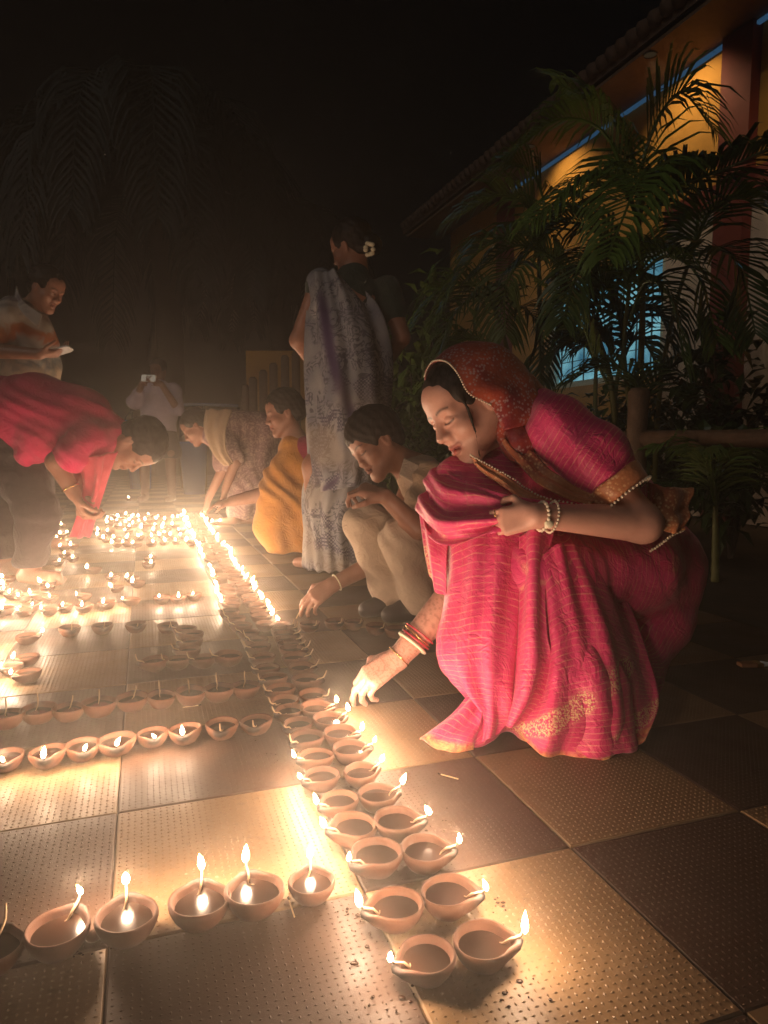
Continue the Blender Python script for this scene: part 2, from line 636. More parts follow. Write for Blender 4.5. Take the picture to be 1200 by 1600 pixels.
def sari_mat():
    """rose silk with thin gold threads (attribute st = metres along the cloth), gold worked bands (attribute bd = metres from the band)"""
    m = mat('rose_silk_sari', (0.55, 0.03, 0.09), 0.5, 0.4)
    n = N(m)
    st, bd, tw = n.attr('st'), n.attr('bd'), n.attr('tw')
    base = n.ramp(n.noise(9, detail=3), [(0.3, (0.66, 0.022, 0.135)), (0.7, (0.78, 0.050, 0.20))])
    sw = n.math('ADD', st, n.math('MULTIPLY', n.math('SUBTRACT', n.noise(14, detail=2), 0.5), 0.008))
    fr = n.math('FRACT', n.math('MULTIPLY', sw, 84.0))
    line = n.ramp(fr, [(0.0, 0.0), (0.07, 0.7), (0.14, 0.7), (0.22, 0.0)])
    line = n.math('MULTIPLY', line, n.ramp(n.noise(28, detail=3), [(0.36, 0.15), (0.6, 1.0)]))
    base = n.mix(line, base, (0.86, 0.40, 0.26))
    fr2 = n.math('FRACT', n.math('MULTIPLY', tw, 34.0))
    base = n.mix(n.ramp(fr2, [(0.0, 0.0), (0.05, 0.22), (0.10, 0.22), (0.16, 0.0)]), base, (0.72, 0.25, 0.2))
    vor = n.voro(240, feature='DISTANCE_TO_EDGE')
    vor2 = n.voro(230)
    motif = n.math('MULTIPLY', n.ramp(vor2, [(0.42, 1.0), (0.62, 0.0)]), n.ramp(vor, [(0.02, 0.0), (0.06, 1.0)]))
    band = n.ramp(bd, [(0.021, 1.0), (0.024, 0.0)])
    edge = n.ramp(n.math('ABSOLUTE', n.math('SUBTRACT', bd, 0.024)), [(0.0015, 1.0), (0.004, 0.0)])
    gold = n.math('MAXIMUM', n.math('MULTIPLY', band, motif), n.math('MULTIPLY', edge, 0.12))
    base = n.mix(gold, base, (0.95, 0.66, 0.34))
    hem = n.attr('hm')
    hemf = n.ramp(hem, [(0.45, 0.0), (0.60, 1.0)])
    hemc = n.ramp(n.noise(70, detail=2), [(0.35, (0.62, 0.06, 0.05)), (0.60, (0.88, 0.44, 0.14))])
    base = n.mix(n.math('MULTIPLY', hemf, 0.8), base, hemc)
    n.color(base)
    n.rough(n.mix(gold, n.math('ADD', 0.45, 0.0), (0.3, 0.3, 0.3)))
    n.b.inputs["Sheen Weight"].default_value = 0.25
    cre = n.math('MULTIPLY', n.math('ABSOLUTE', n.math('SUBTRACT', n.noise(24, detail=4, rough=0.55, dist=1.2), 0.5)), 5.0)
    n.bump(n.math('ADD', n.math('ADD', n.math('MULTIPLY', gold, 0.5), cre), n.math('MULTIPLY', n.noise(500, detail=1), 0.2)), 0.45, 0.0035)
    return m


M['sari'] = sari_mat()


def brocade_mat(name, c1, c2, c3, scale=55):
    m = mat(name, c1, 0.45, 0.4)
    n = N(m)
    big = n.noise(10, detail=3)
    base = n.ramp(big, [(0.36, c1), (0.56, c2)])
    v = n.voro(scale)
    base = n.mix(n.math('MULTIPLY', n.math('MULTIPLY', n.ramp(v, [(0.28, 1.0), (0.44, 0.0)]), n.ramp(n.noise(13, detail=2), [(0.44, 0.15), (0.56, 1.0)])), 0.85), base, c3)
    n.color(base)
    n.bump(v, 0.3, 0.002)
    n.b.inputs["Sheen Weight"].default_value = 0.2
    return m


M['veil'] = brocade_mat('maroon_brocade_veil', (0.26, 0.018, 0.030), (0.50, 0.085, 0.040), (0.50, 0.36, 0.36), 130)
M['border'] = brocade_mat('copper_border', (0.40, 0.09, 0.045), (0.56, 0.20, 0.085), (0.80, 0.50, 0.26), 130)
M['blouse'] = cloth_mat('rose_silk_blouse', (0.50, 0.012, 0.055), (0.60, 0.02, 0.075), 30, 0.42, 900, 0.3)
M['pearl'] = mat('pearl', (0.85, 0.72, 0.55), 0.25, 0.5)
M['gold'] = mat('gold_metal', (0.85, 0.55, 0.22), 0.25, 0.5, 0.9)
M['ivory'] = mat('ivory_bangle', (0.82, 0.72, 0.52), 0.3, 0.5)
M['redglass'] = mat('red_glass_bangle', (0.5, 0.03, 0.06), 0.2, 0.6)
M['khaki'] = cloth_mat('khaki_cotton', (0.50, 0.37, 0.27), (0.58, 0.44, 0.33), 30)
M['khaki_dark'] = cloth_mat('brown_cotton_shirt', (0.40, 0.26, 0.165), (0.48, 0.32, 0.21), 30)
M['magenta'] = cloth_mat('magenta_cotton', (0.62, 0.014, 0.10), (0.70, 0.028, 0.14), 25)
M['pinkscarf'] = cloth_mat('pink_scarf', (0.62, 0.06, 0.11), (0.70, 0.10, 0.15), 25)
M['jeans'] = cloth_mat('dark_trousers', (0.035, 0.024, 0.026), (0.055, 0.038, 0.040), 40)
M['yellow'] = cloth_mat('marigold_sari', (0.60, 0.23, 0.025), (0.72, 0.31, 0.045), 18, 0.7)
M['maroon_cloth'] = cloth_mat('maroon_blouse', (0.28, 0.012, 0.05), (0.35, 0.02, 0.07), 30)
M['green_cloth'] = cloth_mat('dark_green_blouse', (0.014, 0.030, 0.026), (0.02, 0.04, 0.034), 30)
M['lavender'] = cloth_mat('lavender_shirt', (0.42, 0.36, 0.47), (0.50, 0.43, 0.54), 25)
M['blackcloth'] = cloth_mat('black_shorts', (0.02, 0.018, 0.018), (0.03, 0.026, 0.026), 30)
M['cream'] = cloth_mat('cream_stole', (0.50, 0.36, 0.24), (0.58, 0.43, 0.29), 25)
M['shoe'] = mat('dark_shoe', (0.03, 0.025, 0.025), 0.5, 0.4)


def floral_mat():
    """grey-lilac printed sari: big scrolling flowers, dotted squares and purple bands"""
    m = mat('grey_printed_sari', (0.3, 0.27, 0.33), 0.6, 0.3)
    n = N(m)
    base = n.ramp(n.noise(5, detail=3), [(0.35, (0.20, 0.205, 0.25)), (0.65, (0.36, 0.34, 0.35))])
    vec = n.new("ShaderNodeMapping"); vec.inputs["Scale"].default_value = (1, 1, 1)
    n.link(n.obj(), vec.inputs["Vector"])
    wn_ = n.noise(11, vec.outputs[0], 3, 0.5, 2.2)
    rings = n.math('ABSOLUTE', n.math('SUBTRACT', n.math('FRACT', n.math('MULTIPLY', wn_, 5.0)), 0.5))
    fl = n.math('MULTIPLY', n.ramp(rings, [(0.13, 1.0), (0.24, 0.0)]), n.ramp(n.noise(6.5, vec.outputs[0], 1), [(0.46, 0.0), (0.52, 1.0)]))
    base = n.mix(n.math('MULTIPLY', fl, 0.85), base, (0.055, 0.055, 0.085))
    ck = n.new("ShaderNodeTexChecker"); ck.inputs["Scale"].default_value = 120
    n.link(n.obj(), ck.inputs["Vector"])
    ck2 = n.new("ShaderNodeTexChecker"); ck2.inputs["Scale"].default_value = 9.3
    rot = n.new("ShaderNodeMapping"); rot.inputs["Rotation"].default_value = (0.2, 0.5, 0.3)
    n.link(n.obj(), rot.inputs["Vector"]); n.link(rot.outputs[0], ck2.inputs["Vector"])
    lowmask = n.attr('lo')
    sq = n.math('MULTIPLY', n.math('MULTIPLY', ck2.outputs["Fac"], n.ramp(n.noise(4, detail=1), [(0.48, 0.0), (0.5, 1.0)])), lowmask)
    base = n.mix(n.math('MULTIPLY', sq, ck.outputs["Fac"]), base, (0.05, 0.045, 0.10))
    base = n.mix(n.attr('pb'), base, (0.07, 0.04, 0.11))
    base = n.mix(n.math('MULTIPLY', n.attr('cr'), 0.7), base, (0.42, 0.33, 0.25))
    n.color(base)
    n.bump(n.noise(500, detail=1), 0.15, 0.001)
    return m


M['floral'] = floral_mat()


def print_mat(name, ground_c, blot, sc, lines=False):
    m = mat(name, ground_c, 0.8, 0.2)
    n = N(m)
    f = n.noise(sc, detail=3, rough=0.55, dist=1.5)
    stops = [(0.40, ground_c), (0.5, blot), (0.56, blot), (0.62, ground_c)]
    n.color(n.ramp(f, stops))
    n.bump(n.noise(500, detail=1), 0.15, 0.001)
    return m


M['paisley'] = print_mat('rose_beige_print', (0.50, 0.35, 0.31), (0.24, 0.13, 0.14), 26)


def shirt_mat():
    m = mat('printed_shirt', (0.6, 0.55, 0.5), 0.8, 0.2)
    n = N(m)
    z = n.new("ShaderNodeSeparateXYZ"); n.link(n.obj(), z.inputs[0])
    zz = n.math('ADD', z.outputs[2], n.math('MULTIPLY', n.math('SUBTRACT', n.noise(6, detail=3, dist=1.0), 0.5), 0.28))
    c = n.ramp(n.math('SUBTRACT', zz, 0.5), [(0.0, (0.52, 0.40, 0.28)), (0.50, (0.55, 0.43, 0.32)), (0.565, (0.12, 0.15, 0.17)), (0.61, (0.50, 0.46, 0.42)), (0.66, (0.45, 0.40, 0.38)), (0.70, (0.50, 0.13, 0.045)), (0.745, (0.50, 0.20, 0.09)), (0.78, (0.62, 0.56, 0.49)), (0.86, (0.60, 0.55, 0.50)), (0.92, (0.20, 0.17, 0.20)), (0.99, (0.62, 0.56, 0.50))])
    n.color(c)
    n.bump(n.noise(500, detail=1), 0.15, 0.001)
    return m


M['shirt_print'] = shirt_mat()
M['yellow_wall'] = noisy('yellow_plaster', (0.50, 0.26, 0.05), (0.60, 0.33, 0.075), 7, 0.85, 0.15)
M['white_wall'] = noisy('off_white_plaster', (0.62, 0.52, 0.44), (0.70, 0.60, 0.50), 7, 0.85, 0.15)
M['maroon'] = noisy('maroon_paint', (0.16, 0.03, 0.025), (0.21, 0.045, 0.035), 9, 0.7, 0.15)
M['rooftile'] = noisy('weathered_roof_tile', (0.10, 0.06, 0.045), (0.15, 0.09, 0.065), 12, 0.85, 0.3)
M['log'] = noisy('faux_log_concrete', (0.13, 0.075, 0.045), (0.22, 0.135, 0.085), 18, 0.7, 0.6, 0.006)
M['bark'] = noisy('palm_bark', (0.07, 0.05, 0.04), (0.12, 0.09, 0.07), 25, 0.9, 0.6, 0.01)
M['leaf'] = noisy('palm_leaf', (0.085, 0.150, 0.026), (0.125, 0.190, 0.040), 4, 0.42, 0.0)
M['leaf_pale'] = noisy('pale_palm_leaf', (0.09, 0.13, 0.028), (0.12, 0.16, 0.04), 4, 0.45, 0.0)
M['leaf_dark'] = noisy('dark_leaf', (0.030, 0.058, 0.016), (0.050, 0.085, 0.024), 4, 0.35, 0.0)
M['palm_far'] = noisy('dusty_palm_leaf', (0.026, 0.034, 0.032), (0.042, 0.05, 0.046), 4, 0.6, 0.0)
M['stem'] = noisy('palm_stem', (0.11, 0.11, 0.03), (0.16, 0.15, 0.05), 12, 0.5, 0.1)
M['blue_plastic'] = mat('blue_plastic', (0.06, 0.22, 0.62), 0.4, 0.4)
M['rail_paint'] = mat('pale_blue_rail_paint', (0.35, 0.42, 0.60), 0.4, 0.4)
M['white_frame'] = mat('white_window_frame', (0.62, 0.70, 0.62), 0.5, 0.4)
M['match'] = mat('match_wood', (0.65, 0.48, 0.28), 0.8, 0.2)
M['bristle'] = noisy('brush_bristle', (0.25, 0.10, 0.04), (0.34, 0.16, 0.07), 90, 0.8, 0.3, 0.002)
M['flower'] = mat('jasmine_petal', (0.85, 0.72, 0.50), 0.7, 0.2)

# cyan lit room behind the window: uneven brightness of what is inside
m = emit_mat('lit_window_glass', (0.16, 0.62, 0.80), 0.75)
t = m.node_tree
e = [x for x in t.nodes if x.type == 'EMISSION'][0]
nz = t.nodes.new("ShaderNodeTexNoise"); nz.inputs["Scale"].default_value = 2.6; nz.inputs["Detail"].default_value = 3
tc = t.nodes.new("ShaderNodeTexCoord"); t.links.new(tc.outputs["Object"], nz.inputs["Vector"])
rp = t.nodes.new("ShaderNodeValToRGB")
rp.color_ramp.elements[0].position = 0.35; rp.color_ramp.elements[0].color = (0.05, 0.20, 0.32, 1)
rp.color_ramp.elements[1].position = 0.65; rp.color_ramp.elements[1].color = (0.32, 0.78, 0.90, 1)
t.links.new(nz.outputs["Fac"], rp.inputs[0]); t.links.new(rp.outputs[0], e.inputs[0])
M['window'] = m

# ------------------------------------------------------------------ the ground and its tiles
TILE = 0.3314
T0 = np.array([0.287, 1.0214, 0.0])
gb = MB()
gb.box((-32, -32, -0.30), (32, 32, -0.012))
tag(gb.build('ground', M['soil']), kind='structure')


def tile_mesh(name, m, bump_h):
    mb = MB()
    a, g = TILE / 2, 0.0009
    b = a - g - 0.0022
    o = a - g
    mb.add([(-o, -o, -0.012), (o, -o, -0.012), (o, o, -0.012), (-o, o, -0.012), (-o, -o, -0.0022), (o, -o, -0.0022), (o, o, -0.0022), (-o, o, -0.0022),
            (-b, -b, 0), (b, -b, 0), (b, b, 0), (-b, b, 0)],
           [(0, 1, 5, 4), (1, 2, 6, 5), (2, 3, 7, 6), (3, 0, 4, 7), (4, 5, 9, 8), (5, 6, 10, 9), (6, 7, 11, 10), (7, 4, 8, 11), (8, 9, 10, 11)])
    n = 32
    st = 2 * b / n
    for i in range(n):
        for j in range(n):
            x = -b + (i + 0.5) * st; y = -b + (j + 0.5) * st
            lx, ly = (0.0036, 0.0021) if (i + j) % 2 == 0 else (0.0021, 0.0036)
            mb.add([(x - lx, y, -0.0002), (x, y - ly, -0.0002), (x + lx, y, -0.0002), (x, y + ly, -0.0002), (x, y, bump_h)],
                   [(0, 1, 4), (1, 2, 4), (2, 3, 4), (3, 0, 4)])
    me = mesh_from(name, mb.v, mb.f, False)
    me.materials.append(m)
    return me


def flat_tile_mesh(m):
    mb = MB(); a = TILE / 2 - 0.002
    mb.box((-a, -a, -0.012), (a, a, 0))
    me = mesh_from('tile', mb.v, mb.f, False); me.materials.append(m)
    return me


TM = [tile_mesh('tile', M['tile_tan'], 0.0013), tile_mesh('tile', M['tile_dark'], 0.0009)]
bed = MB()
lo_, hi_ = -9.0, 14.0
bed.hexa([G(-9, -1, -0.06), G(2.02, -1, -0.06), G(2.02, 14, -0.06), G(-9, 14, -0.06), G(-9, -1, -0.008), G(2.02, -1, -0.008), G(2.02, 14, -0.008), G(-9, 14, -0.008)])
pav = bed.build('pavement', M['grout'])
tag(pav, kind='structure')
cand = []
for i in range(-30, 12):
    for j in range(-5, 40):
        c = T0 + TILE * ((i + 0.5) * LV + (j + 0.5) * DV)
        if c @ LV > 1.86 or c @ LV < -8.6 or c @ DV > 13.6: continue
        d = (c - CO) @ CF
        px = 600 + FPX * (c - CO) @ CR / max(d, 0.05)
        vis = d > 0.45 and -260 < px < 1460
        cand.append((d if vis else 99 + abs(d), i, j, c))
cand.sort(key=lambda q: q[0])
rest = MB(); rest_i = []
for n_, (d, i, j, c) in enumerate(cand):
    k = (i + j) % 2
    if n_ < 290:
        o = bpy.data.objects.new('tile', TM[k])
        link(o, pav)
        q = rng.normal(size=3)
        o.location = c + np.array([0, 0, q[0] * 0.0005])
        o.rotation_euler = (q[1] * 0.0012, q[2] * 0.0012, YAW + random.choice([0, math.pi / 2, math.pi, -math.pi / 2]))
    else:
        a = TILE / 2 - 0.002
        z = rng.normal() * 0.0004
        rest.hexa([c + a * (-LV - DV) + (0, 0, -0.012), c + a * (LV - DV) + (0, 0, -0.012), c + a * (LV + DV) + (0, 0, -0.012), c + a * (-LV + DV) + (0, 0, -0.012),
                   c + a * (-LV - DV) + (0, 0, z), c + a * (LV - DV) + (0, 0, z), c + a * (LV + DV) + (0, 0, z), c + a * (-LV + DV) + (0, 0, z)])
        rest_i += [k] * 6
o = obj('tile', rest.v, rest.f, [M['tile_tan'], M['tile_dark']], pav, False, None, rest_i)
o['kind'] = 'stuff'

# ------------------------------------------------------------------ the yellow house on the right
WV = 4.3
house = empty('yellow_house', G(WV, 3, 0))


def hpart(mb, name, m):
    o = mb.build(name, m)
    o.parent = house
    o.matrix_parent_inverse = Matrix.Translation(-Vector(G(WV, 3, 0)))
    return o


eave_z = np.mean([on_side(1200, 34, WV)[1], on_side(811, 286, WV)[1], on_side(1000, 164, WV)[1]])
U0, U1 = 1.5, 9.6
wu = sorted([on_side(857, 520, WV)[0], on_side(1036, 520, WV)[0]])
wz1 = np.mean([on_side(857, 452, WV)[1], on_side(1029, 387, WV)[1]])
wz0 = on_side(900, 604, WV)[1]
band_z1 = on_side(1130, 288, WV)[1]
band_z0 = on_side(1130, 318, WV)[1]
col = sorted([on_side(1187, 150, WV)[0], on_side(1140, 150, WV)[0]])
col2 = sorted([on_side(1168, 470, WV)[0], on_side(1123, 470, WV)[0]])
col3 = sorted([on_side(802, 470, WV)[0], on_side(784, 470, WV)[0]])
zpl = on_side(1100, 500, WV)[1]
mb = MB()
T_ = 0.24
mb.gbox(WV, WV + T_, U0, wu[0], band_z0, eave_z)
mb.gbox(WV, WV + T_, wu[0], wu[1], wz1, eave_z)
mb.gbox(WV, WV + T_, wu[1], U1, 0.0, eave_z)
mb.gbox(WV, WV + T_, wu[0], wu[1], 0.0, wz0)
mb.gbox(WV + T_, WV + T_ + 4, U1 - 0.24, U1, 0, eave_z)
hpart(mb, 'wall', M['yellow_wall'])
mb = MB()
mb.gbox(WV, WV + T_, U0, wu[0], 0.0, band_z0)
hpart(mb, 'wall', M['white_wall'])['label'] = 'off white lower wall'
mb = MB(); mb.gbox(WV - 0.05, WV - 0.002, U0, wu[0] - 0.02, band_z0, band_z1)
hpart(mb, 'band', M['maroon'])
for q, z0, z1 in ((col, band_z1 + 0.003, eave_z - 0.003), (col2, 0, band_z0 - 0.003), (col3, 0, eave_z - 0.003)):
    mb = MB(); mb.gbox(WV - 0.09, WV - 0.003, q[0], q[1], z0, z1)
    hpart(mb, 'pillar', M['maroon'])
# window: frame, glass, grille bars
mb = MB()
fw = 0.06
mb.gbox(WV + 0.02, WV + 0.09, wu[1] - fw * 1.6, wu[1], wz0, wz1); mb.gbox(WV + 0.02, WV + 0.09, wu[0], wu[0] + fw, wz0, wz1)
mb.gbox(WV + 0.02, WV + 0.09, wu[0] + fw, wu[1] - fw * 1.6, wz1 - fw, wz1); mb.gbox(WV + 0.02, WV + 0.09, wu[0] + fw, wu[1] - fw * 1.6, wz0, wz0 + fw)
win = hpart(mb, 'window', M['white_frame'])
mb = MB(); mb.gbox(WV + 0.12, WV + 0.13, wu[0] + 0.002, wu[1] - 0.002, wz0 + 0.002, wz1 - 0.002)
g_ = mb.build('pane', M['window']); g_.parent = win
mb = MB()
nb = 9
for i in range(1, nb):
    u = wu[0] + (wu[1] - wu[0]) * i / nb
    mb.gbox(WV + 0.04, WV + 0.055, u - 0.0035, u + 0.0035, wz0 + fw, wz1 - fw)
nb = int((wz1 - wz0) / 0.13)
for i in range(1, nb):
    z = wz0 + (wz1 - wz0) * i / nb
    mb.gbox(WV + 0.056, WV + 0.066, wu[0] + fw, wu[1] - fw * 1.6, z - 0.0035, z + 0.0035)
g_ = mb.build('grille', M['steel']); g_.parent = win
# roof with its eave tiles
mb = MB()
e0, e1 = WV - 0.55, WV + 2.4
mb.hexa([G(e0, U0, eave_z + 0.05), G(e1, U0, eave_z + 1.2), G(e1, U1 + 0.5, eave_z + 1.2), G(e0, U1 + 0.5, eave_z + 0.05),
         G(e0, U0, eave_z + 0.15), G(e1, U0, eave_z + 1.3), G(e1, U1 + 0.5, eave_z + 1.3), G(e0, U1 + 0.5, eave_z + 0.15)])
roof = hpart(mb, 'roof', M['rooftile'])
mb = MB(); mb.gbox(e0 + 0.03, WV - 0.003, U0, U1 + 0.4, eave_z + 0.002, eave_z + 0.03)
hpart(mb, 'soffit', M['log'])
tm = MB()
tm.tube([(0, 0, 0), (0.17, 0, 0.075), (0.42, 0, 0.19)], [0.062, 0.06, 0.056], 8)
tme = mesh_from('roof_tile', tm.v, tm.f, True); tme.materials.append(M['rooftile'])
u = U0 + 0.05
while u < U1 + 0.45:
    o = bpy.data.objects.new('roof_tile', tme); link(o, roof)
    o.location = G(e0 - 0.05, u, eave_z + 0.135 + random.uniform(-0.008, 0.008))
    o.rotation_euler = (0, random.uniform(-0.03, 0.03), YAW + random.uniform(-0.05, 0.05))
    u += 0.128
tag(house, 'yellow house with maroon pillars, tiled eave and a blue lit window behind the palms', 'house')
led = MB(); led.gbox(WV - 0.06, WV - 0.03, U0 + 0.1, on_side(805, 290, WV)[0], eave_z - 0.036, eave_z - 0.012)
o = led.build('led_strip', M['led'])
tag(o, 'glowing blue LED strip under the eave of the yellow house', 'light strip')
# small fill lamps added in the soffit to brighten the house wall
for lpu, en, lb in ((1.9, 34.0, 'added fill lamp in the soffit at the near end of the yellow house'), (3.3, 20.0, 'added fill lamp in the soffit above the top of the tall palm'),
                    (4.8, 24.0, 'added fill lamp in the soffit above the blue lit window'), (6.6, 20.0, 'added fill lamp in the soffit toward the far end of the yellow house')):
    lp = empty('added_soffit_lamp', G(WV - 0.47, lpu, eave_z))
    tag(lp, lb, 'lamp', 'added fill lamps in the soffit')
    mb = MB(); mb.tube([(0, 0, -0.012), (0, 0, -0.004)], [0.05, 0.052], 14, False); mb.build('ring', M['steel'], lp)
    mb = MB(); mb.tube([(0, 0, -0.006), (0, 0, -0.003)], 0.046, 14); mb.build('lens', emit_mat('added_lamp_lens', (1.0, 0.66, 0.32), 0.03), lp)
    ld = bpy.data.lights.new('added_fill_bulb', 'SPOT'); ld.energy = en; ld.color = (1.0, 0.68, 0.36); ld.shadow_soft_size = 0.03
    ld.spot_size = math.radians(118); ld.spot_blend = 0.6
    lo = bpy.data.objects.new('added_fill_bulb', ld); link(lo, lp); lo.location = (0, 0, -0.05)
    dr = Vector(LV * 0.95 + np.array([0, 0, -1.0])); lo.rotation_euler = dr.to_track_quat('-Z', 'Y').to_euler()

# ------------------------------------------------------------------ fences and walls
fence = empty('log_fence', G(2.2, 2.75, 0))
tag(fence, 'brown log look garden fence with round posts and rails beside the palms', 'fence')
FV = 2.2


def fpost(u, h):
    mb = MB()
    p = G(FV, u, 0)
    mb.tube([p + (0, 0, -0.05), p + (0.004, 0, h * 0.4), p + (-0.004, 0, h * 0.8), p + (0, 0, h - 0.02), p + (0, 0, h)], [0.048, 0.045, 0.046, 0.050, 0.036], 12)
    o = mb.build('post', M['log'], None, True); o.parent = fence; o.matrix_parent_inverse = Matrix.Translation(-Vector(G(2.2, 2.75, 0)))


for u in (1.35, 2.75, 4.15, 5.55, 6.95):
    fpost(u, 0.87 + random.uniform(-0.02, 0.02))
for a, b in ((1.35, 2.75), (2.75, 4.15), (4.15, 5.55), (5.55, 6.95)):
    mb = MB()
    mb.tube([G(FV, a + 0.06, 0.635), G(FV - 0.004, (a + b) / 2, 0.632), G(FV, b - 0.06, 0.635)], [0.038, 0.035, 0.037], 10)
    o = mb.build('rail', M['log'], None, True); o.parent = fence; o.matrix_parent_inverse = Matrix.Translation(-Vector(G(2.2, 2.75, 0)))

# far end: a yellow gate wall behind a row of dark bamboo stakes
d_ = 9.6
pw0, pw1 = P(384, 548, d_), P(486, 552, d_)
wall = MB()
wall.box((pw0[0], pw0[1], 0), (pw1[0] + 0.6, pw0[1] + 0.22, pw0[2]))
o = wall.build('garden_wall', M['yellow_wall'])
tag(o, 'low yellow garden wall far back behind dark stakes and the crouching women', 'wall')
sf = empty('stake_fence', (P(420, 640, 8.9)[0], P(420, 640, 8.9)[1], 0))
tag(sf, 'row of dark upright wooden stakes in front of the far yellow wall', 'fence')
for px, ty in ((383, 601), (395, 589), (411, 578), (427, 567), (445, 555), (462, 549)):
    p = P(px, ty, 8.9)
    mb = MB(); mb.tube([(p[0], p[1], 0), (p[0], p[1], p[2] - 0.03), (p[0], p[1], p[2])], [0.058, 0.052, 0.03], 10)
    o = mb.build('stake', M['log'], None, True); o.parent = sf; o.matrix_parent_inverse = Matrix.Translation(-sf.location)
# pale blue rail and a blue bin at the far end
rl = empty('blue_rail', (P(325, 632, 9.4)[0], P(325, 632, 9.4)[1], 0))
tag(rl, 'pale blue pipe railing in the dark behind the filming man and the bending woman', 'railing')
ps = [P(205, 634, 9.4), P(281, 633, 9.4), P(318, 632, 9.4), P(372, 634, 9.4)]
mb = MB(); mb.tube(ps, 0.022, 8); o = mb.build('rail', M['rail_paint'], None, True)
o.parent = rl; o.matrix_parent_inverse = Matrix.Translation(-rl.location)
for p in ps:
    mb = MB(); mb.tube([(p[0], p[1], 0), (p[0], p[1], p[2] - 0.024)], 0.02, 8); o = mb.build('post', M['steel'], None, True)
    o.parent = rl; o.matrix_parent_inverse = Matrix.Translation(-rl.location)


def bucket(px, py, d, r, h, label):
    p = P(px, py, d)
    b = empty('bucket', (p[0], p[1], 0)); tag(b, label, 'bucket')
    mb = MB(); n = 20
    prof = [(r * 0.72, 0), (r * 0.98, h), (r * 1.06, h), (r * 1.06, h - 0.03), (r, h - 0.03), (r * 0.93, h - 0.002), (r * 0.68, 0.02)]
    V, F = [], []
    for (rr, z) in prof:
        for i in range(n): V.append((rr * math.cos(2 * math.pi * i / n), rr * math.sin(2 * math.pi * i / n), z))
    for j in range(len(prof) - 1):
        for i in range(n): F.append((j * n + i, j * n + (i + 1) % n, (j + 1) * n + (i + 1) % n, (j + 1) * n + i))
    F.append(tuple(range(n))[::-1]); F.append(tuple((len(prof) - 1) * n + i for i in range(n)))
    mb.add(V, F); mb.build('pail', M['blue_plastic'], b, True)
    mb = MB(); mb.tube([(r * 1.05 * math.cos(a), 0.03, h - 0.02 + r * 0.9 * math.sin(a)) for a in np.linspace(0, math.pi, 9)], 0.008, 6)
    mb.build('handle', M['steel'], b, True)


bucket(302, 700, 8.3, 0.17, 0.62, 'tall blue plastic drum behind the face of the bending woman')
bucket(216, 650, 9.2, 0.18, 0.9, 'blue plastic drum standing at the elbow of the filming man')

# ------------------------------------------------------------------ palms and shrubs


def frond_mesh(mb, pts, n, ll, width, droop, both=True, seed=0, flat=0.25, start=0.12):
    """one feather leaf: a curved midrib with leaflets either side"""
    r_ = random.Random(seed)
    c = catmull(pts, 40)
    mb.tube(list(c[::3]) + [c[-1]], list(np.linspace(0.011, 0.003, len(c[::3]) + 1) * (ll / 0.3) ** 0.5), 5)
    for i in range(n):
        t = start + (1 - start) * i / (n - 1)
        k = t * 39; a = int(min(k, 38)); p = c[a] + (c[a + 1] - c[a]) * (k - a)
        tan = nrm(c[min(a + 2, 39)] - c[max(a - 2, 0)])
        side = np.cross(tan, [0, 0, 1.0])
        if np.linalg.norm(side) < 0.15: side = np.cross(tan, CF)
        side = nrm(side); upv = nrm(np.cross(side, tan))
        L = ll * (0.35 + 0.65 * math.sin(math.pi * min(1, 0.18 + 0.82 * t)) ** 0.7) * r_.uniform(0.85, 1.1)
        for sgn in ((1, -1) if both else (1,)):
            d0 = nrm(side * sgn + tan * (0.55 + 0.6 * t) + upv * (flat + r_.uniform(-0.12, 0.12)))
            p1 = p + d0 * L * 0.45
            d1 = nrm(d0 + np.array([0, 0, -droop * (0.6 + r_.uniform(0, 0.6))]))
            p2 = p1 + d1 * L * 0.35
            d2 = nrm(d1 + np.array([0, 0, -droop * 1.0]))
            p3 = p2 + d2 * L * 0.3
            wv = nrm(np.cross(d0, upv + 0.3 * tan)) * width
            fold = upv * width * 0.35
            q = [(p, 0.35), (p1, 1.0), (p2, 0.75)]
            V = []
            for (pp, w) in q: V += [pp - wv * w + fold * w, pp, pp + wv * w + fold * w]
            V.append(p3)
            mb.add(V, [(0, 1, 4, 3), (1, 2, 5, 4), (3, 4, 7, 6), (4, 5, 8, 7), (6, 7, 9), (7, 8, 9)])


def keep_at(o, parent, loc):
    o.parent = parent
    o.matrix_parent_inverse = Matrix.Translation(-Vector(loc))
    return o


def palm(name, label, base, stems, fronds, group, m_stem, seed):
    root = empty(name, base); tag(root, label, 'palm', group)
    for pts, r in stems:
        mb = MB(); c = catmull(pts, 14)
        rad = [r * (1.15 - 0.5 * i / 13) * (1.12 if i % 2 else 1.0) for i in range(14)]
        mb.tube(c, rad, 10)
        keep_at(mb.build('stem', m_stem, None, True), root, base)
    for i, (pts, n, ll, wd, dr, m) in enumerate(fronds):
        mb = MB(); frond_mesh(mb, pts, n, ll, wd, dr, True, seed + i)
        keep_at(mb.build('frond', m, None, False), root, base)
    return root


def tr(*q):
    return [P(*x) for x in q]


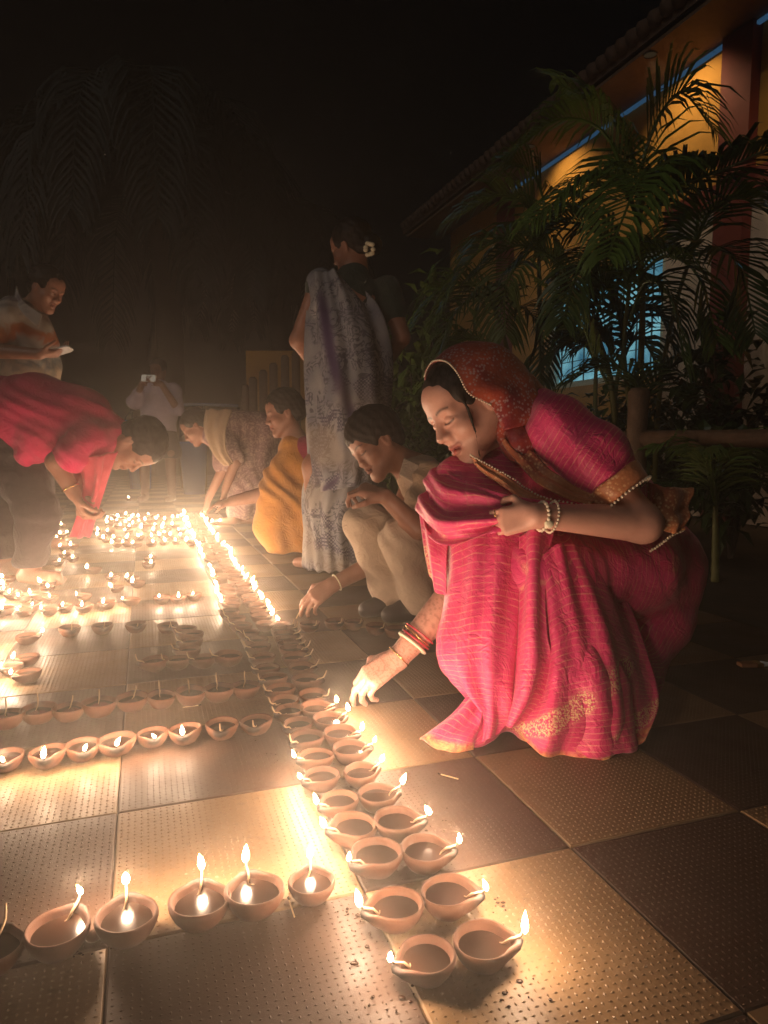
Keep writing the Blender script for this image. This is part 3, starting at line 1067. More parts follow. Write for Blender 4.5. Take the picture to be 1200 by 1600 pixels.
LF, LP_, LD_ = M['leaf'], M['leaf_pale'], M['leaf_dark']
DP = 3.7
b0 = P(1000, 900, DP); b0[2] = 0
palm('areca_palm', 'tall clump of feathery areca palm in front of the blue lit window', b0,
     [([b0, P(1000, 620, DP), P(1004, 470, DP), P(997, 330, DP)], 0.018), ([b0 + (-0.10, 0.05, 0), P(960, 640, DP + .1), P(935, 530, DP), P(890, 440, DP)], 0.017),
      ([b0 + (0.1, 0.1, 0), P(1030, 620, DP + .2), P(1055, 480, DP + .2), P(1080, 400, DP + .2)], 0.013), ([b0 + (0.05, -0.08, 0), P(985, 640, DP - .1), P(975, 540, DP - .1), P(985, 440, DP - .1)], 0.013)],
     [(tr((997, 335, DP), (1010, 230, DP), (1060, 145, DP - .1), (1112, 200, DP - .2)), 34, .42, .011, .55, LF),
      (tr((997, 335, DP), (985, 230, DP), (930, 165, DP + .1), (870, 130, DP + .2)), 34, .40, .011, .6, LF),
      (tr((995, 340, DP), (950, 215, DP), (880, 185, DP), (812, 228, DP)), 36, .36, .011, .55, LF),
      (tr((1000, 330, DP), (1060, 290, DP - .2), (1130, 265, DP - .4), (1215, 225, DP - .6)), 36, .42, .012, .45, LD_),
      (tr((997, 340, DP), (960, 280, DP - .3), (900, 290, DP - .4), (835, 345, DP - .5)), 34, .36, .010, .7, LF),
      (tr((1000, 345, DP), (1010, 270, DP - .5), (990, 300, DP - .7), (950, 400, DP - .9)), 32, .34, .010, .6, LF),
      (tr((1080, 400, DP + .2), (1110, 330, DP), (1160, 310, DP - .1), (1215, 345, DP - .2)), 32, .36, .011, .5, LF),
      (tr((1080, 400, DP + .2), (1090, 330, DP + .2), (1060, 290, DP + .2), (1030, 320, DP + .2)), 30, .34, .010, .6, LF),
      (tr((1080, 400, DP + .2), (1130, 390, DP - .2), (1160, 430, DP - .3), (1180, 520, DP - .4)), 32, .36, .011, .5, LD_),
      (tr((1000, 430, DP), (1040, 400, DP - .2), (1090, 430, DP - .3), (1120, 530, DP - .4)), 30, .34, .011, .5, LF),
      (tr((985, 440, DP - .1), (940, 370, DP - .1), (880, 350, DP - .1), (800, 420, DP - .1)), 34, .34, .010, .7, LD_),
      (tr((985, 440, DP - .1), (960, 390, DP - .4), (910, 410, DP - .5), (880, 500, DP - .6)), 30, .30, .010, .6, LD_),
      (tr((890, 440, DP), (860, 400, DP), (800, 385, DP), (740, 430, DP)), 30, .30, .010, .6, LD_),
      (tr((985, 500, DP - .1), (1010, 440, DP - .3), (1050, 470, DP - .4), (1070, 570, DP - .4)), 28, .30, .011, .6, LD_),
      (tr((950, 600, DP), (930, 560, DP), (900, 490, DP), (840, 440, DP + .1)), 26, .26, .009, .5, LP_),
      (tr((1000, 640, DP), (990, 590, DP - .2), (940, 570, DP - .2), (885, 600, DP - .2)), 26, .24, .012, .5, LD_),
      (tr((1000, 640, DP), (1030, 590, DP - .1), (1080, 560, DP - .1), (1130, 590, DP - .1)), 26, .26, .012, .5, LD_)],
     'areca palms before the house', M['stem'], 100)
DS = 4.1
b3 = P(930, 880, DS); b3[2] = 0
palm('areca_palm', 'bushy areca palm whose dense lower fronds hide most of the lit window', b3,
     [([b3, P(930, 640, DS), P(932, 560, DS)], 0.014), ([b3 + (0.12, 0, 0), P(960, 640, DS), P(975, 540, DS)], 0.014)],
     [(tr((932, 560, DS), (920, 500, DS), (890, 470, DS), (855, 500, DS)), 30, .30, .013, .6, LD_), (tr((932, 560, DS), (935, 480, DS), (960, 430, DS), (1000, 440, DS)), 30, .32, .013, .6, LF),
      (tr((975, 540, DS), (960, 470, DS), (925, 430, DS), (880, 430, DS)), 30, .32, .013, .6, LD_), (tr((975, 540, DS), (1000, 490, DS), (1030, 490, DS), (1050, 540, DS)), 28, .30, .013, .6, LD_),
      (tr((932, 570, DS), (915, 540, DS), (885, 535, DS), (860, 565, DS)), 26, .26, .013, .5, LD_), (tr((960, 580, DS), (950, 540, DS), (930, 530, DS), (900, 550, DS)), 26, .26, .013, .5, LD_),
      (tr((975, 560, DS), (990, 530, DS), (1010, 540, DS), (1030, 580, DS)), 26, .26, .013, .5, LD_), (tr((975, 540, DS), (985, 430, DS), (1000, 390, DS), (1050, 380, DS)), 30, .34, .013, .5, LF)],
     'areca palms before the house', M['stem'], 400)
DQ = 4.6
b1 = P(850, 800, DQ); b1[2] = 0
palm('areca_palm', 'smaller pale fronded palm left of the window at the end of the house', b1,
     [([b1, P(846, 560, DQ), P(843, 460, DQ), P(842, 395, DQ)], 0.017), ([b1 + (-0.2, 0, 0), P(800, 600, DQ), P(780, 500, DQ)], 0.018)],
     [(tr((842, 395, DQ), (830, 330, DQ), (780, 305, DQ), (705, 345, DQ)), 34, .44, .012, .55, LP_),
      (tr((842, 395, DQ), (850, 320, DQ), (830, 270, DQ), (790, 255, DQ)), 30, .38, .012, .6, LF),
      (tr((842, 395, DQ), (800, 370, DQ - .2), (740, 400, DQ - .2), (690, 480, DQ - .2)), 32, .44, .012, .6, LF),
      (tr((842, 400, DQ), (870, 330, DQ), (910, 330, DQ), (950, 380, DQ)), 30, .40, .012, .6, LF),
      (tr((842, 400, DQ), (880, 400, DQ - .2), (900, 440, DQ - .3), (905, 520, DQ - .3)), 28, .36, .011, .6, LD_),
      (tr((842, 420, DQ), (815, 410, DQ - .3), (790, 450, DQ - .4), (790, 520, DQ - .4)), 28, .36, .011, .6, LP_),
      (tr((780, 500, DQ), (750, 450, DQ), (690, 450, DQ), (640, 520, DQ)), 30, .40, .012, .6, LF),
      (tr((780, 500, DQ), (760, 460, DQ - .2), (710, 490, DQ - .3), (680, 580, DQ - .3)), 28, .36, .012, .6, LD_),
      (tr((780, 520, DQ), (810, 480, DQ - .3), (840, 510, DQ - .4), (845, 590, DQ - .4)), 26, .30, .011, .6, LD_),
      (tr((780, 560, DQ), (740, 530, DQ), (700, 545, DQ), (655, 610, DQ)), 26, .32, .012, .6, LF)],
     'areca palms before the house', M['stem'], 200)
DR = 3.1
b2 = P(1120, 860, DR); b2[2] = 0
palm('areca_palm', 'low young palm fanning out under the log rail at the right', b2,
     [([b2, P(1118, 790, DR)], 0.016)],
     [(tr((1118, 790, DR), (1100, 720, DR), (1070, 690, DR), (1020, 700, DR)), 26, .22, .008, .5, LF),
      (tr((1118, 790, DR), (1130, 710, DR), (1150, 695, DR), (1190, 720, DR)), 26, .24, .008, .5, LF),
      (tr((1118, 790, DR), (1112, 730, DR - .1), (1110, 700, DR - .2), (1090, 705, DR - .3)), 26, .22, .008, .5, LP_),
      (tr((1118, 790, DR), (1150, 760, DR), (1180, 745, DR), (1220, 770, DR)), 26, .24, .008, .5, LD_),
      (tr((1118, 790, DR), (1080, 770, DR), (1050, 765, DR), (1010, 800, DR)), 24, .22, .008, .5, LD_)],
     'areca palms before the house', M['stem'], 300)


def shrub(label, base, spread, h, n, leaf, seed, m, name='shrub'):
    """leafy bush: stems with single broad leaves set all over a ragged crown"""
    r_ = random.Random(seed)
    root = empty(name, base); tag(root, label, 'shrub')
    st, lv = MB(), MB()
    tips = []
    for k in range(9):
        a = r_.uniform(0, 6.28); rr = spread * r_.uniform(0.3, 1.0)
        tip = np.array([rr * math.cos(a), rr * math.sin(a) * 0.8, h * r_.uniform(0.55, 1.0)])
        st.tube(catmull([(0, 0, 0), tip * [0.35, 0.35, 0.5], tip], 6), [0.014, 0.012, 0.010, 0.008, 0.006, 0.004], 5)
        tips.append(tip)
    for k in range(n):
        tip = r_.choice(tips); t = r_.uniform(0.3, 1.05)
        p = tip * [0.35 + 0.65 * t, 0.35 + 0.65 * t, t] + np.array([r_.gauss(0, 1), r_.gauss(0, 1), r_.gauss(0, 1)]) * spread * 0.19
        p[2] = max(p[2], 0.03)
        d = nrm([r_.gauss(0, 1), r_.gauss(0, 1), r_.gauss(-0.1, 0.7)])
        s_ = nrm(np.cross(d, [0, 0, 1.0])) * leaf * 0.24
        L = leaf * r_.uniform(0.6, 1.15)
        up = nrm(np.cross(s_, d)) * leaf * 0.08
        a, b, c = p, p + d * L * 0.5, p + d * L - np.array([0, 0, L * 0.25])
        lv.add([a, b - s_ + up, b, b + s_ + up, c], [(0, 1, 2), (0, 2, 3), (1, 4, 2), (2, 4, 3)])
    st.build('stem', M['bark'], root, True)
    o = lv.build('foliage', m, root, False)
    return root


def gat(px, py, d):
    q = P(px, py, d); q[2] = 0; return q


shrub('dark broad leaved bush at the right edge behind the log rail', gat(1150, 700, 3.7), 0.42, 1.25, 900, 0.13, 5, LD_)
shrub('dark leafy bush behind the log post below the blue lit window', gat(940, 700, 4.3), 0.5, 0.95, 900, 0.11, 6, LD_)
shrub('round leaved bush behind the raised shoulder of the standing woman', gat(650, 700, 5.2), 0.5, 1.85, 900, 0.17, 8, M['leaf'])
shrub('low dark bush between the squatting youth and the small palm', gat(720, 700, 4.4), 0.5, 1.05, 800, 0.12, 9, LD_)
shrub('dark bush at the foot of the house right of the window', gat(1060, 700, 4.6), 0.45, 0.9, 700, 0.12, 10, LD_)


def coco(label, px, py, d, spread, n, seed):
    r_ = random.Random(seed)
    c = P(px, py, d); base = np.array([c[0] + 0.15, c[1], 0])
    root = empty('palm_tree', base); tag(root, label, 'palm', 'palms in the dark background')
    mb = MB(); tk = catmull([base, base + (0.05, 0, c[2] * 0.5), c], 16)
    mb.tube(tk, [0.24 * (1.1 - 0.3 * i / 15) * (1.08 if i % 2 else 1) for i in range(16)], 12)
    keep_at(mb.build('trunk', M['bark'], None, True), root, base)
    for i in range(n):
        a = 2 * math.pi * i / n + r_.uniform(-0.2, 0.2)
        el = r_.uniform(-0.1, 1.0)
        d0 = np.array([math.cos(a) * math.cos(el), math.sin(a) * math.cos(el), math.sin(el)])
        L = spread * r_.uniform(0.85, 1.15)
        h = np.array([math.cos(a), math.sin(a), 0])
        pts = [c, c + d0 * L * 0.4, c + h * L * 0.72 + (0, 0, L * (0.32 * math.sin(el) - 0.12)), c + h * L * 0.88 + (0, 0, -L * (0.75 - 0.35 * math.sin(el)))]
        mb = MB(); frond_mesh(mb, pts, 46, spread * 0.42, 0.035, 1.1, True, seed * 50 + i, 0.0)
        keep_at(mb.build('frond', M['palm_far'], None, False), root, base)


coco('big drooping palm in the dark behind the filming man', 240, 265, 12.5, 3.0, 22, 3)
coco('second drooping palm in the dark, left of the standing woman', 425, 380, 13.5, 2.3, 18, 4)

# ------------------------------------------------------------------ oil lamps
def bowl_mesh(name, m, seed, n=26):
    r_ = random.Random(seed)
    R = 0.0335
    prof = [(0.0, 0.001), (0.016, 0.0), (0.022, 0.003), (0.030, 0.013), (0.0345, 0.023), (0.0350, 0.0285), (0.0338, 0.0312), (0.0318, 0.0308), (0.0300, 0.0270), (0.0262, 0.0155), (0.017, 0.0085), (0.0, 0.007)]
    V, F, soot = [], [], []
    e1, e2 = r_.uniform(0.92, 1.07), r_.uniform(-0.003, 0.003)
    d1, d2, d3 = r_.uniform(0, 6), r_.uniform(0, 6), r_.uniform(0.4, 1.0)
    for (r, z) in prof:
        for i in range(n):
            a = 2 * math.pi * i / n
            k = max(0, math.cos(a)) ** 10 * (r / 0.035) ** 3          # pinched spout towards +x
            k2 = max(0, math.cos(a * 1.0 - 0.55)) ** 24 * 0.5 + max(0, math.cos(a + 0.55)) ** 24 * 0.5
            rr = r * (1 + 0.34 * k - 0.10 * k2 * (r / 0.035) ** 2 + d3 * 0.018 * math.sin(2 * a + d1) + d3 * 0.012 * math.sin(5 * a + d2))
            soot.append(min(1, 1.3 * k * (z > 0.02)))
            zz = z * (1 - 0.10 * k) * (1 + e2 / 0.03 * math.sin(a + seed))
            V.append((rr * math.cos(a), rr * math.sin(a) * e1, zz))
    for j in range(len(prof) - 1):
        for i in range(n):
            F.append((j * n + i, j * n + (i + 1) % n, (j + 1) * n + (i + 1) % n, (j + 1) * n + i))
    me = mesh_from(name, V, F, True, {'soot': soot}); me.materials.append(m)
    return me


def oil_mesh(n=22, z=0.0215):
    V = [(0, 0, z)] + [(0.0287 * (1 + 0.22 * max(0, math.cos(a)) ** 12) * math.cos(a), 0.0287 * math.sin(a), z) for a in [2 * math.pi * i / n for i in range(n)]]
    me = mesh_from('oil', V, [(0, 1 + i, 1 + (i + 1) % n) for i in range(n)], True)
    me.materials.append(M['oil'])
    return me


def wick_mesh(seed, lit):
    r_ = random.Random(seed)
    up = r_.uniform(0.004, 0.016) if not lit else 0.006
    pts = [((0.020 if lit else 0.010), r_.uniform(-0.006, 0.006), 0.0212), (0.024, r_.uniform(-0.004, 0.004), 0.0218), (0.030, 0, 0.0285), (0.043, 0, 0.0325), (0.047 + r_.uniform(0, 0.004), 0.0, 0.0345 + up)]
    mb = MB(); mb.tube(catmull(pts, 9), [0.0008, 0.0011, 0.0013, 0.0015, 0.0016, 0.0017, 0.0017, 0.0016, 0.0012], 6)
    me = mesh_from('wick', mb.v, mb.f, True)
    me.materials.append(M['wick']); me.materials.append(M['char'])
    if lit:
        c = np.array([np.mean([mb.v[i][0] for i in f]) for f in mb.f])
        me.polygons.foreach_set("material_index", (c > 0.0445).astype(np.int32))
    return me


def flame_mesh(seed):
    r_ = random.Random(seed)
    V, F, n = [], [], 10
    H = r_.uniform(0.017, 0.025)
    bx, by = r_.uniform(-0.008, 0.008), r_.uniform(-0.008, 0.008)
    prof = [(0.0012, 0), (0.0036, 0.13), (0.0048, 0.3), (0.0044, 0.5), (0.0029, 0.72), (0.0013, 0.9), (0.0002, 1.0)]
    for (r, t_) in prof:
        for i in range(n):
            a = 2 * math.pi * i / n
            V.append((r * math.cos(a) + bx * t_ * t_, r * math.sin(a) + by * t_ * t_, H * t_))
    for j in range(len(prof) - 1):
        for i in range(n): F.append((j * n + i, j * n + (i + 1) % n, (j + 1) * n + (i + 1) % n, (j + 1) * n + i))
    F.append(tuple(range(n))[::-1])
    me = mesh_from('flame', V, F, True, {'fh': [v[2] / H for v in V]}); me.materials.append(M['flame'])
    return me


BOWLS = [bowl_mesh('bowl', M['clay'], i) for i in range(7)] + [bowl_mesh('bowl', M['clay_dark'], 9 + i) for i in range(4)]
OIL = oil_mesh()
WLIT = [wick_mesh(i, True) for i in range(3)]
WUN = [wick_mesh(20 + i, False) for i in range(4)]
FLAMES = [flame_mesh(i) for i in range(12)]
LIGHT = bpy.data.lights.new('flame_light', 'POINT')
LIGHT.energy = FLAME_W
LIGHT.color = (1.0, 0.68, 0.45)
LIGHT.shadow_soft_size = 0.006
LIGHT_SMALL = LIGHT.copy(); LIGHT_SMALL.energy = FLAME_W * 0.46
LAMPS = []


def diya(loc, ang, lit, label, group, scale=1.0, small=False):
    for q in LAMPS:                      # two lamps never stand in one place
        if math.hypot(q[0] - loc[0], q[1] - loc[1]) < 0.056: return None
    LAMPS.append(tuple(loc))
    scale *= random.uniform(0.95, 1.06)
    o = empty('clay_lamp', (loc[0], loc[1], 0.0005), ang)
    o.scale = (scale,) * 3
    tag(o, label, 'oil lamp', group)
    for me in (random.choice(BOWLS), OIL, random.choice(WLIT if lit else WUN)):
        link(bpy.data.objects.new(me.name.split('.')[0], me), o)
    if lit:
        f = link(bpy.data.objects.new('flame', random.choice(FLAMES)), o)
        f.location = (0.048, 0, 0.0350)
        f.rotation_euler = (0, 0, random.uniform(0, 6.28))
        s_ = random.uniform(0.6, 1.0); s_ *= 1.45 if small else 1.0; w_ = s_ * (1.25 if small else 1.0); f.scale = (w_, w_, s_ * random.uniform(.85, 1.2))
        l = link(bpy.data.objects.new('flame_light', LIGHT_SMALL if small else LIGHT), o)
        l.location = (0.048, 0, 0.049)
    return o


def ang_to(a, b):
    return math.atan2(b[1] - a[1], b[0] - a[0])


ORD = 'first second third fourth fifth sixth seventh eighth ninth tenth eleventh twelfth thirteenth fourteenth fifteenth sixteenth seventeenth eighteenth'.split()


def rim_pair(rim, fl, scale=1.0):
    """place and direction of a lamp from where its bowl mouth and its flame stand"""
    a = ground(rim[0], rim[1], 0.03)
    b = ground(fl[0], fl[1], 0.047)
    return a, ang_to(a, b)


GR = 'lamps of the double row'
Rn = [((755, 1470), (805, 1447), 1), ((700, 1392), (741, 1378), 1), ((664, 1326), (707, 1308), 1), ((620, 1280), (650, 1264), 1), ((590, 1238), (623, 1216), 1), ((564, 1202), (592, 1180), 1),
      ((547, 1168), (577, 1152), 1), ((531, 1142), (561, 1132), 1), ((514, 1122), (540, 1104), 1), ((493, 1104), (528, 1090), 1), ((488, 1083), (524, 1078), 0), ((478, 1060), (510, 1050), 0), ((470, 1040), (500, 1030), 0), ((460, 1025), (490, 1015), 0)]
for i, (rim, fl, lit) in enumerate(Rn):
    a, an = rim_pair(rim, fl)
    st = 'lit clay lamp' if lit else 'unlit clay lamp'
    diya(a, an, lit, f'{st}, {ORD[i]} from the near end, right file of the double row', GR, 1.02 if i < 4 else .97)
Ln = [((667, 1490), (613, 1486), 1), ((619, 1412), (575, 1402), 1), ((589, 1332), (545, 1336), 1), ((553, 1288), (517, 1280), 1), ((530, 1246), (490, 1245), 1), ((503, 1208), (472, 1204), 1),
      ((495, 1178), (459, 1174), 1), ((480, 1150), (450, 1150), 0), ((466, 1127), (438, 1128), 0), ((453, 1106), (412, 1106), 0), ((445, 1092), (413, 1092), 0), ((440, 1074), (413, 1070), 0), ((428, 1057), (400, 1054), 0), ((418, 1041), (392, 1036), 0), ((412, 1024), (388, 1018), 0), ((406, 1008), (380, 1002), 0)]
for i, (rim, fl, lit) in enumerate(Ln):
    a, an = rim_pair(rim, fl)
    st = 'lit clay lamp' if lit else 'unlit clay lamp'
    diya(a, an, lit, f'{st}, {ORD[i]} from the near end, left file of the double row', GR, 1.02 if i < 4 else .95)
for i, (rim, fl, lit) in enumerate([((487, 1373), (485, 1334), 1), ((398, 1392), (391, 1357), 1), ((312, 1408), (314, 1362), 1), ((198, 1432), (197, 1396), 1), ((90, 1452), (99, 1420), 1), ((-12, 1478), (-4, 1440), 0)]):
    a, an = rim_pair(rim, fl)
    diya(a, an, lit, f'{"lit" if lit else "unlit"} clay lamp, {ORD[i]} from the right in the nearest short row at bottom left', 'nearest short row', 0.95 if i == 0 else 1.05)
row2 = [((400, 1124), (392, 1134), 0), ((347, 1131), (342, 1142), 0), ((289, 1138), (284, 1144), 1), ((238, 1143), (243, 1148), 1), ((182, 1155), (183, 1160), 1), ((129, 1163), (133, 1168), 1), ((74, 1173), (67, 1180), 1), ((10, 1178), (3, 1186), 1)]
for i, (rim, fl, lit) in enumerate(row2):
    a, _ = rim_pair(rim, fl); b = ground(fl[0], fl[1] + 14, 0.03)
    diya(a, ang_to(a, b), lit, f'{"lit" if lit else "unlit"} clay lamp, {ORD[i]} from the right in the half lit row across the left', 'half lit row', 1.0)
for i, rim in enumerate([(384, 1071), (342, 1076), (298, 1081), (252, 1086), (206, 1090), (155, 1098), (107, 1105), (60, 1108), (10, 1116)]):
    a = ground(*rim, 0.03); b = ground(rim[0] + random.uniform(-8, 8), rim[1] - 22, 0.045)
    diya(a, ang_to(a, b), 0, f'unlit clay lamp, {ORD[i]} from the right in the dark row behind the half lit row', 'unlit row', 1.02)
for i, rim in enumerate([(358, 1023), (319, 1026), (279, 1028), (242, 1031)]):
    a = ground(*rim, 0.03); b = ground(rim[0] - 30, rim[1] - 2, 0.04)
    diya(a, ang_to(a, b), 0, f'unlit clay lamp, {ORD[i]} from the right in the short dark row of four', 'short dark row')
for i, rim in enumerate([(295, 1013), (299, 1000), (300, 989), (290, 980)]):
    a = ground(*rim, 0.03); b = ground(rim[0] - 30, rim[1] - 4, 0.04)
    diya(a, ang_to(a, b), 0, f'unlit clay lamp, {ORD[i]} from the front in the small file left of the double row', 'small dark file')
for i, rim in enumerate([(262, 975), (238, 974), (212, 974), (186, 974), (160, 976), (135, 978), (109, 980)]):
    a = ground(*rim, 0.03); b = ground(rim[0] + 14, rim[1] + 16, 0.04)
    diya(a, ang_to(a, b), 0, f'unlit clay lamp, {ORD[i]} from the right in the dark row before the bare foot', 'dark row before the foot')
for i, rim in enumerate([(484, 973), (523, 969), (553, 970), (588, 977), (618, 982)]):
    a = ground(*rim, 0.03); b = ground(rim[0] + 20, rim[1] + 4, 0.04)
    diya(a, ang_to(a, b), 0, f'unlit clay lamp, {ORD[i]} from the left on the floor before the khaki youth', 'lamps before the khaki youth')


def flames(pts, label, group, ang=None):
    pts = sorted(pts)
    for i_, (px, py) in enumerate(pts):
        b = ground(px, py, 0.046)
        an = ang if ang is not None else random.uniform(-2.2, -0.9)
        diya(b - 0.048 * np.array([math.cos(an), math.sin(an), 0]), an, 1, label + (f', {ORD[i_]} from the left' if len(pts) <= 12 else ''), group, .88, py < 915)


def line(pts, step, jit, label, group, ang):
    g = [ground(px, py, 0.046) for px, py in pts]
    tot = sum(np.linalg.norm(g[i + 1] - g[i]) for i in range(len(g) - 1))
    c = catmull(g, 400)
    s = np.concatenate([[0], np.cumsum(np.linalg.norm(np.diff(c, axis=0), axis=1))])
    for q in np.arange(0, s[-1], step):
        i = min(int(np.searchsorted(s, q)), 399)
        p = c[i] + rng.normal(size=3) * jit
        diya(p - 0.048 * np.array([math.cos(ang), math.sin(ang), 0]), ang + rng.normal() * 0.15, 1, label, group, .9, True)


line([(316, 799), (327, 819), (344, 840), (358, 855), (366, 870), (385, 895), (398, 914), (408, 926), (422, 940), (431, 957), (440, 965), (461, 969)], 0.086, 0.006,
     'lit clay lamp in the long right hand line of flames running to the far end', 'right line of flames', 0.0)
line([(287, 797), (290, 812), (300, 829), (306, 843), (315, 860), (319, 872), (328, 883), (332, 896), (336, 908), (341, 920), (345, 936)], 0.086, 0.006,
     'lit clay lamp in the long left hand line of flames running to the far end', 'left line of flames', math.pi)
# unlit lamps that carry the two files on between the lines of flames and the near lamps
for a0, a1, n_, lb, gp, an in (((356, 952), (404, 1002), 9, 'unlit clay lamp in the dark stretch of the left file', 'dark stretch of the left file', math.pi - 0.3),
                               ((436, 972), (458, 1018), 6, 'unlit clay lamp in the dark stretch of the right file', 'dark stretch of the right file', 0.0)):
    for k in range(n_):
        f_ = (k + 0.5) / n_
        g0, g1 = ground(*a0, 0.03), ground(*a1, 0.03)
        diya(g0 + (g1 - g0) * f_, an + random.uniform(-0.3, 0.3), 0, f'{lb}, {ORD[k]} from its far end', gp)
flames([(0, 990), (28, 986), (68, 981)], 'lit clay lamp in the row of three at the left edge', 'row of three at the left edge', 0.4)
flames([(17, 1022), (38, 1028), (49, 1035), (14, 1046), (33, 1043), (-4, 1036)], 'lit clay lamp in the small huddle at the left edge', 'huddle at the left edge')
flames([(2, 946), (25, 948), (97, 941), (127, 942)], 'lit clay lamp in the row just before the bare foot', 'row before the bare foot')
flames([(189, 931), (248, 928), (279, 928), (301, 924)], 'lit clay lamp in the spaced row beside the left flame line', 'spaced row')
flames([(77, 927), (93, 928), (117, 924), (145, 922), (13, 922), (27, 926), (36, 923), (45, 923), (2, 898), (3, 908), (34, 893), (5, 915)], 'lit clay lamp around the toes of the bare foot', 'lamps around the bare foot')
flames([(27, 845), (39, 851)], 'lit clay lamp of the pair left of the dark trousers', 'pair left of the trousers')
flames([(95, 817), (94, 831), (103, 829), (91, 843), (92, 850), (109, 848), (93, 872), (113, 867), (134, 884), (88, 836), (100, 861)], 'lit clay lamp below the pink scarf', 'lamps below the pink scarf')
flames([(173, 896), (185, 898), (197, 898), (205, 905), (172, 912), (187, 912)], 'lit clay lamp of the loop right of the bare foot', 'loop right of the foot')
flames([(235, 867), (236, 876)], 'lit clay lamp of the pair alone in the open floor', 'pair in the open floor')
flames([(173, 845), (190, 844), (205, 845), (218, 845), (239, 844), (258, 842), (274, 841), (290, 842)], 'lit clay lamp in the front row of the far patch', 'front row of the far patch')
flames([(161, 838), (177, 837), (198, 837), (216, 835), (229, 835), (237, 835), (248, 833), (265, 833), (280, 833), (151, 833), (153, 825)], 'lit clay lamp in the second row of the far patch', 'second row of the far patch')
flames([(193, 825), (205, 825), (219, 822), (227, 822), (239, 825), (252, 822), (256, 829), (242, 817), (255, 817), (268, 817), (279, 817)], 'lit clay lamp in the middle of the far patch of flames', 'middle of the far patch')
flames([(244, 808), (257, 809), (269, 806), (277, 805), (284, 803), (167, 806), (174, 809), (183, 803), (195, 801), (201, 810), (207, 803), (215, 805), (182, 810), (188, 818), (195, 814), (215, 811), (220, 817), (226, 810), (202, 819)],
       'small lit clay lamp at the back of the far patch of flames', 'back of the far patch')
flames([(305, 814), (331, 812), (343, 811), (352, 810), (359, 809), (369, 803), (376, 806)], 'small lit clay lamp in the short row before the yellow sari', 'row before the yellow sari')
flames([(201, 776), (273, 774)], 'lone far lit lamp near the bare legs of the filming man', 'lone far lamps')
for yy, lb in ((806, 'small lit clay lamp at the back of the far patch of flames'), (815, 'small lit clay lamp at the back of the far patch of flames'), (824, 'small lit clay lamp filling the middle of the far patch'), (833, 'small lit clay lamp filling the middle of the far patch')):
    for xx in range(168, 288, 13):
        q = ground(xx + rng.normal() * 2.5, yy + rng.normal() * 1.2, 0.046)
        if len(LAMPS) < 292 and min(math.hypot(q[0] - a[0], q[1] - a[1]) for a in LAMPS) > 0.085:
            diya(q + np.array([0, .048, 0]), -math.pi / 2, 1, lb, 'back of the far patch' if yy < 820 else 'filling of the far patch', .88, True)
flames([(62, 946), (160, 937), (176, 933), (212, 932), (60, 905), (75, 912), (20, 912), (50, 940)], 'lit clay lamp strung out beyond the toes of the bare foot', 'string beyond the toes')

# ------------------------------------------------------------------ people: the pieces every figure is built from
def frame(fwd, up):
    f = nrm(fwd); u = np.asarray(up, float); u = nrm(u - (u @ f) * f)
    return np.stack([np.cross(f, u), f, u], 1)         # columns: right, forward, up


def head_prims(S, C, R, s=1.0, nose=1.0, female=True):
    q = lambda x, y, z: C + s * (R @ np.array([x, y, z]))
    E = lambda c, r, k, op='u', M=None: S.ell(q(*c), np.array(r) * s, R if M is None else R @ M, k * s, op)
    Cn = lambda a, b, r1, r2, k, op='u': S.cone(q(*a), q(*b), r1 * s, r2 * s, k * s, op)
    E((0, -.014, .036), (.074, .094, .082), .02)
    E((0, .030, -.034), (.057, .060, .078), .03)
    jw = .050 if female else .056
    for x in (-1, 1):
        Cn((x * jw, -.004, -.040), (x * .016, .072, -.098), .020, .016, .03)
    Cn((0, .072, -.097), (0, .076, -.100), .019, .017, .025)
    E((0, .058, .050), (.056, .030, .040), .03)
    Cn((-.040, .074, .020), (.040, .074, .020), .0105, .0105, .018)
    for x in (-1, 1):
        E((x * .041, .060, -.026), (.022, .024, .022), .022)
        S.ell(q(x * .031, .098, .003), np.array((.017, .016, .011)) * s, R, .012 * s, 's')
        E((x * .031, .0775, .002), (.0145, .0120, .0120), .003)
        Cn((x * .046, .074, -.004), (x * .018, .0855, -.006), .0035, .0035, .006)
    Cn((0, .086, .012), (0, .108 * (0.5 + nose * 0.5), -.026), .0085, .0105, .012)
    for x in (-1, 1):
        E((x * .0125, .094, -.030), (.0085, .011, .008), .008)
    E((0, .090, -.040), (.017, .010, .014), .012)
    Cn((-.020, .085, -.0560), (0, .0965, -.0560), .0036, .0062, .005); Cn((.020, .085, -.0560), (0, .0965, -.0560), .0036, .0062, .005)
    E((0, .0925, -.0690), (.0165, .0095, .0070), .005)
    Cn((-.015, .094, -.0620), (.015, .094, -.0620), .0012, .0012, .003, 's')
    Cn((0, .1045, -.0622), (0, .102, -.0622), .002, .002, .003, 's')
    for x in (-1, 1):
        E((x * .0745, -.008, -.004), (.0085, .018, .031), .006)
        S.ell(q(x * .084, -.003, -.002), np.array((.007, .010, .018)) * s, R, .006 * s, 's')


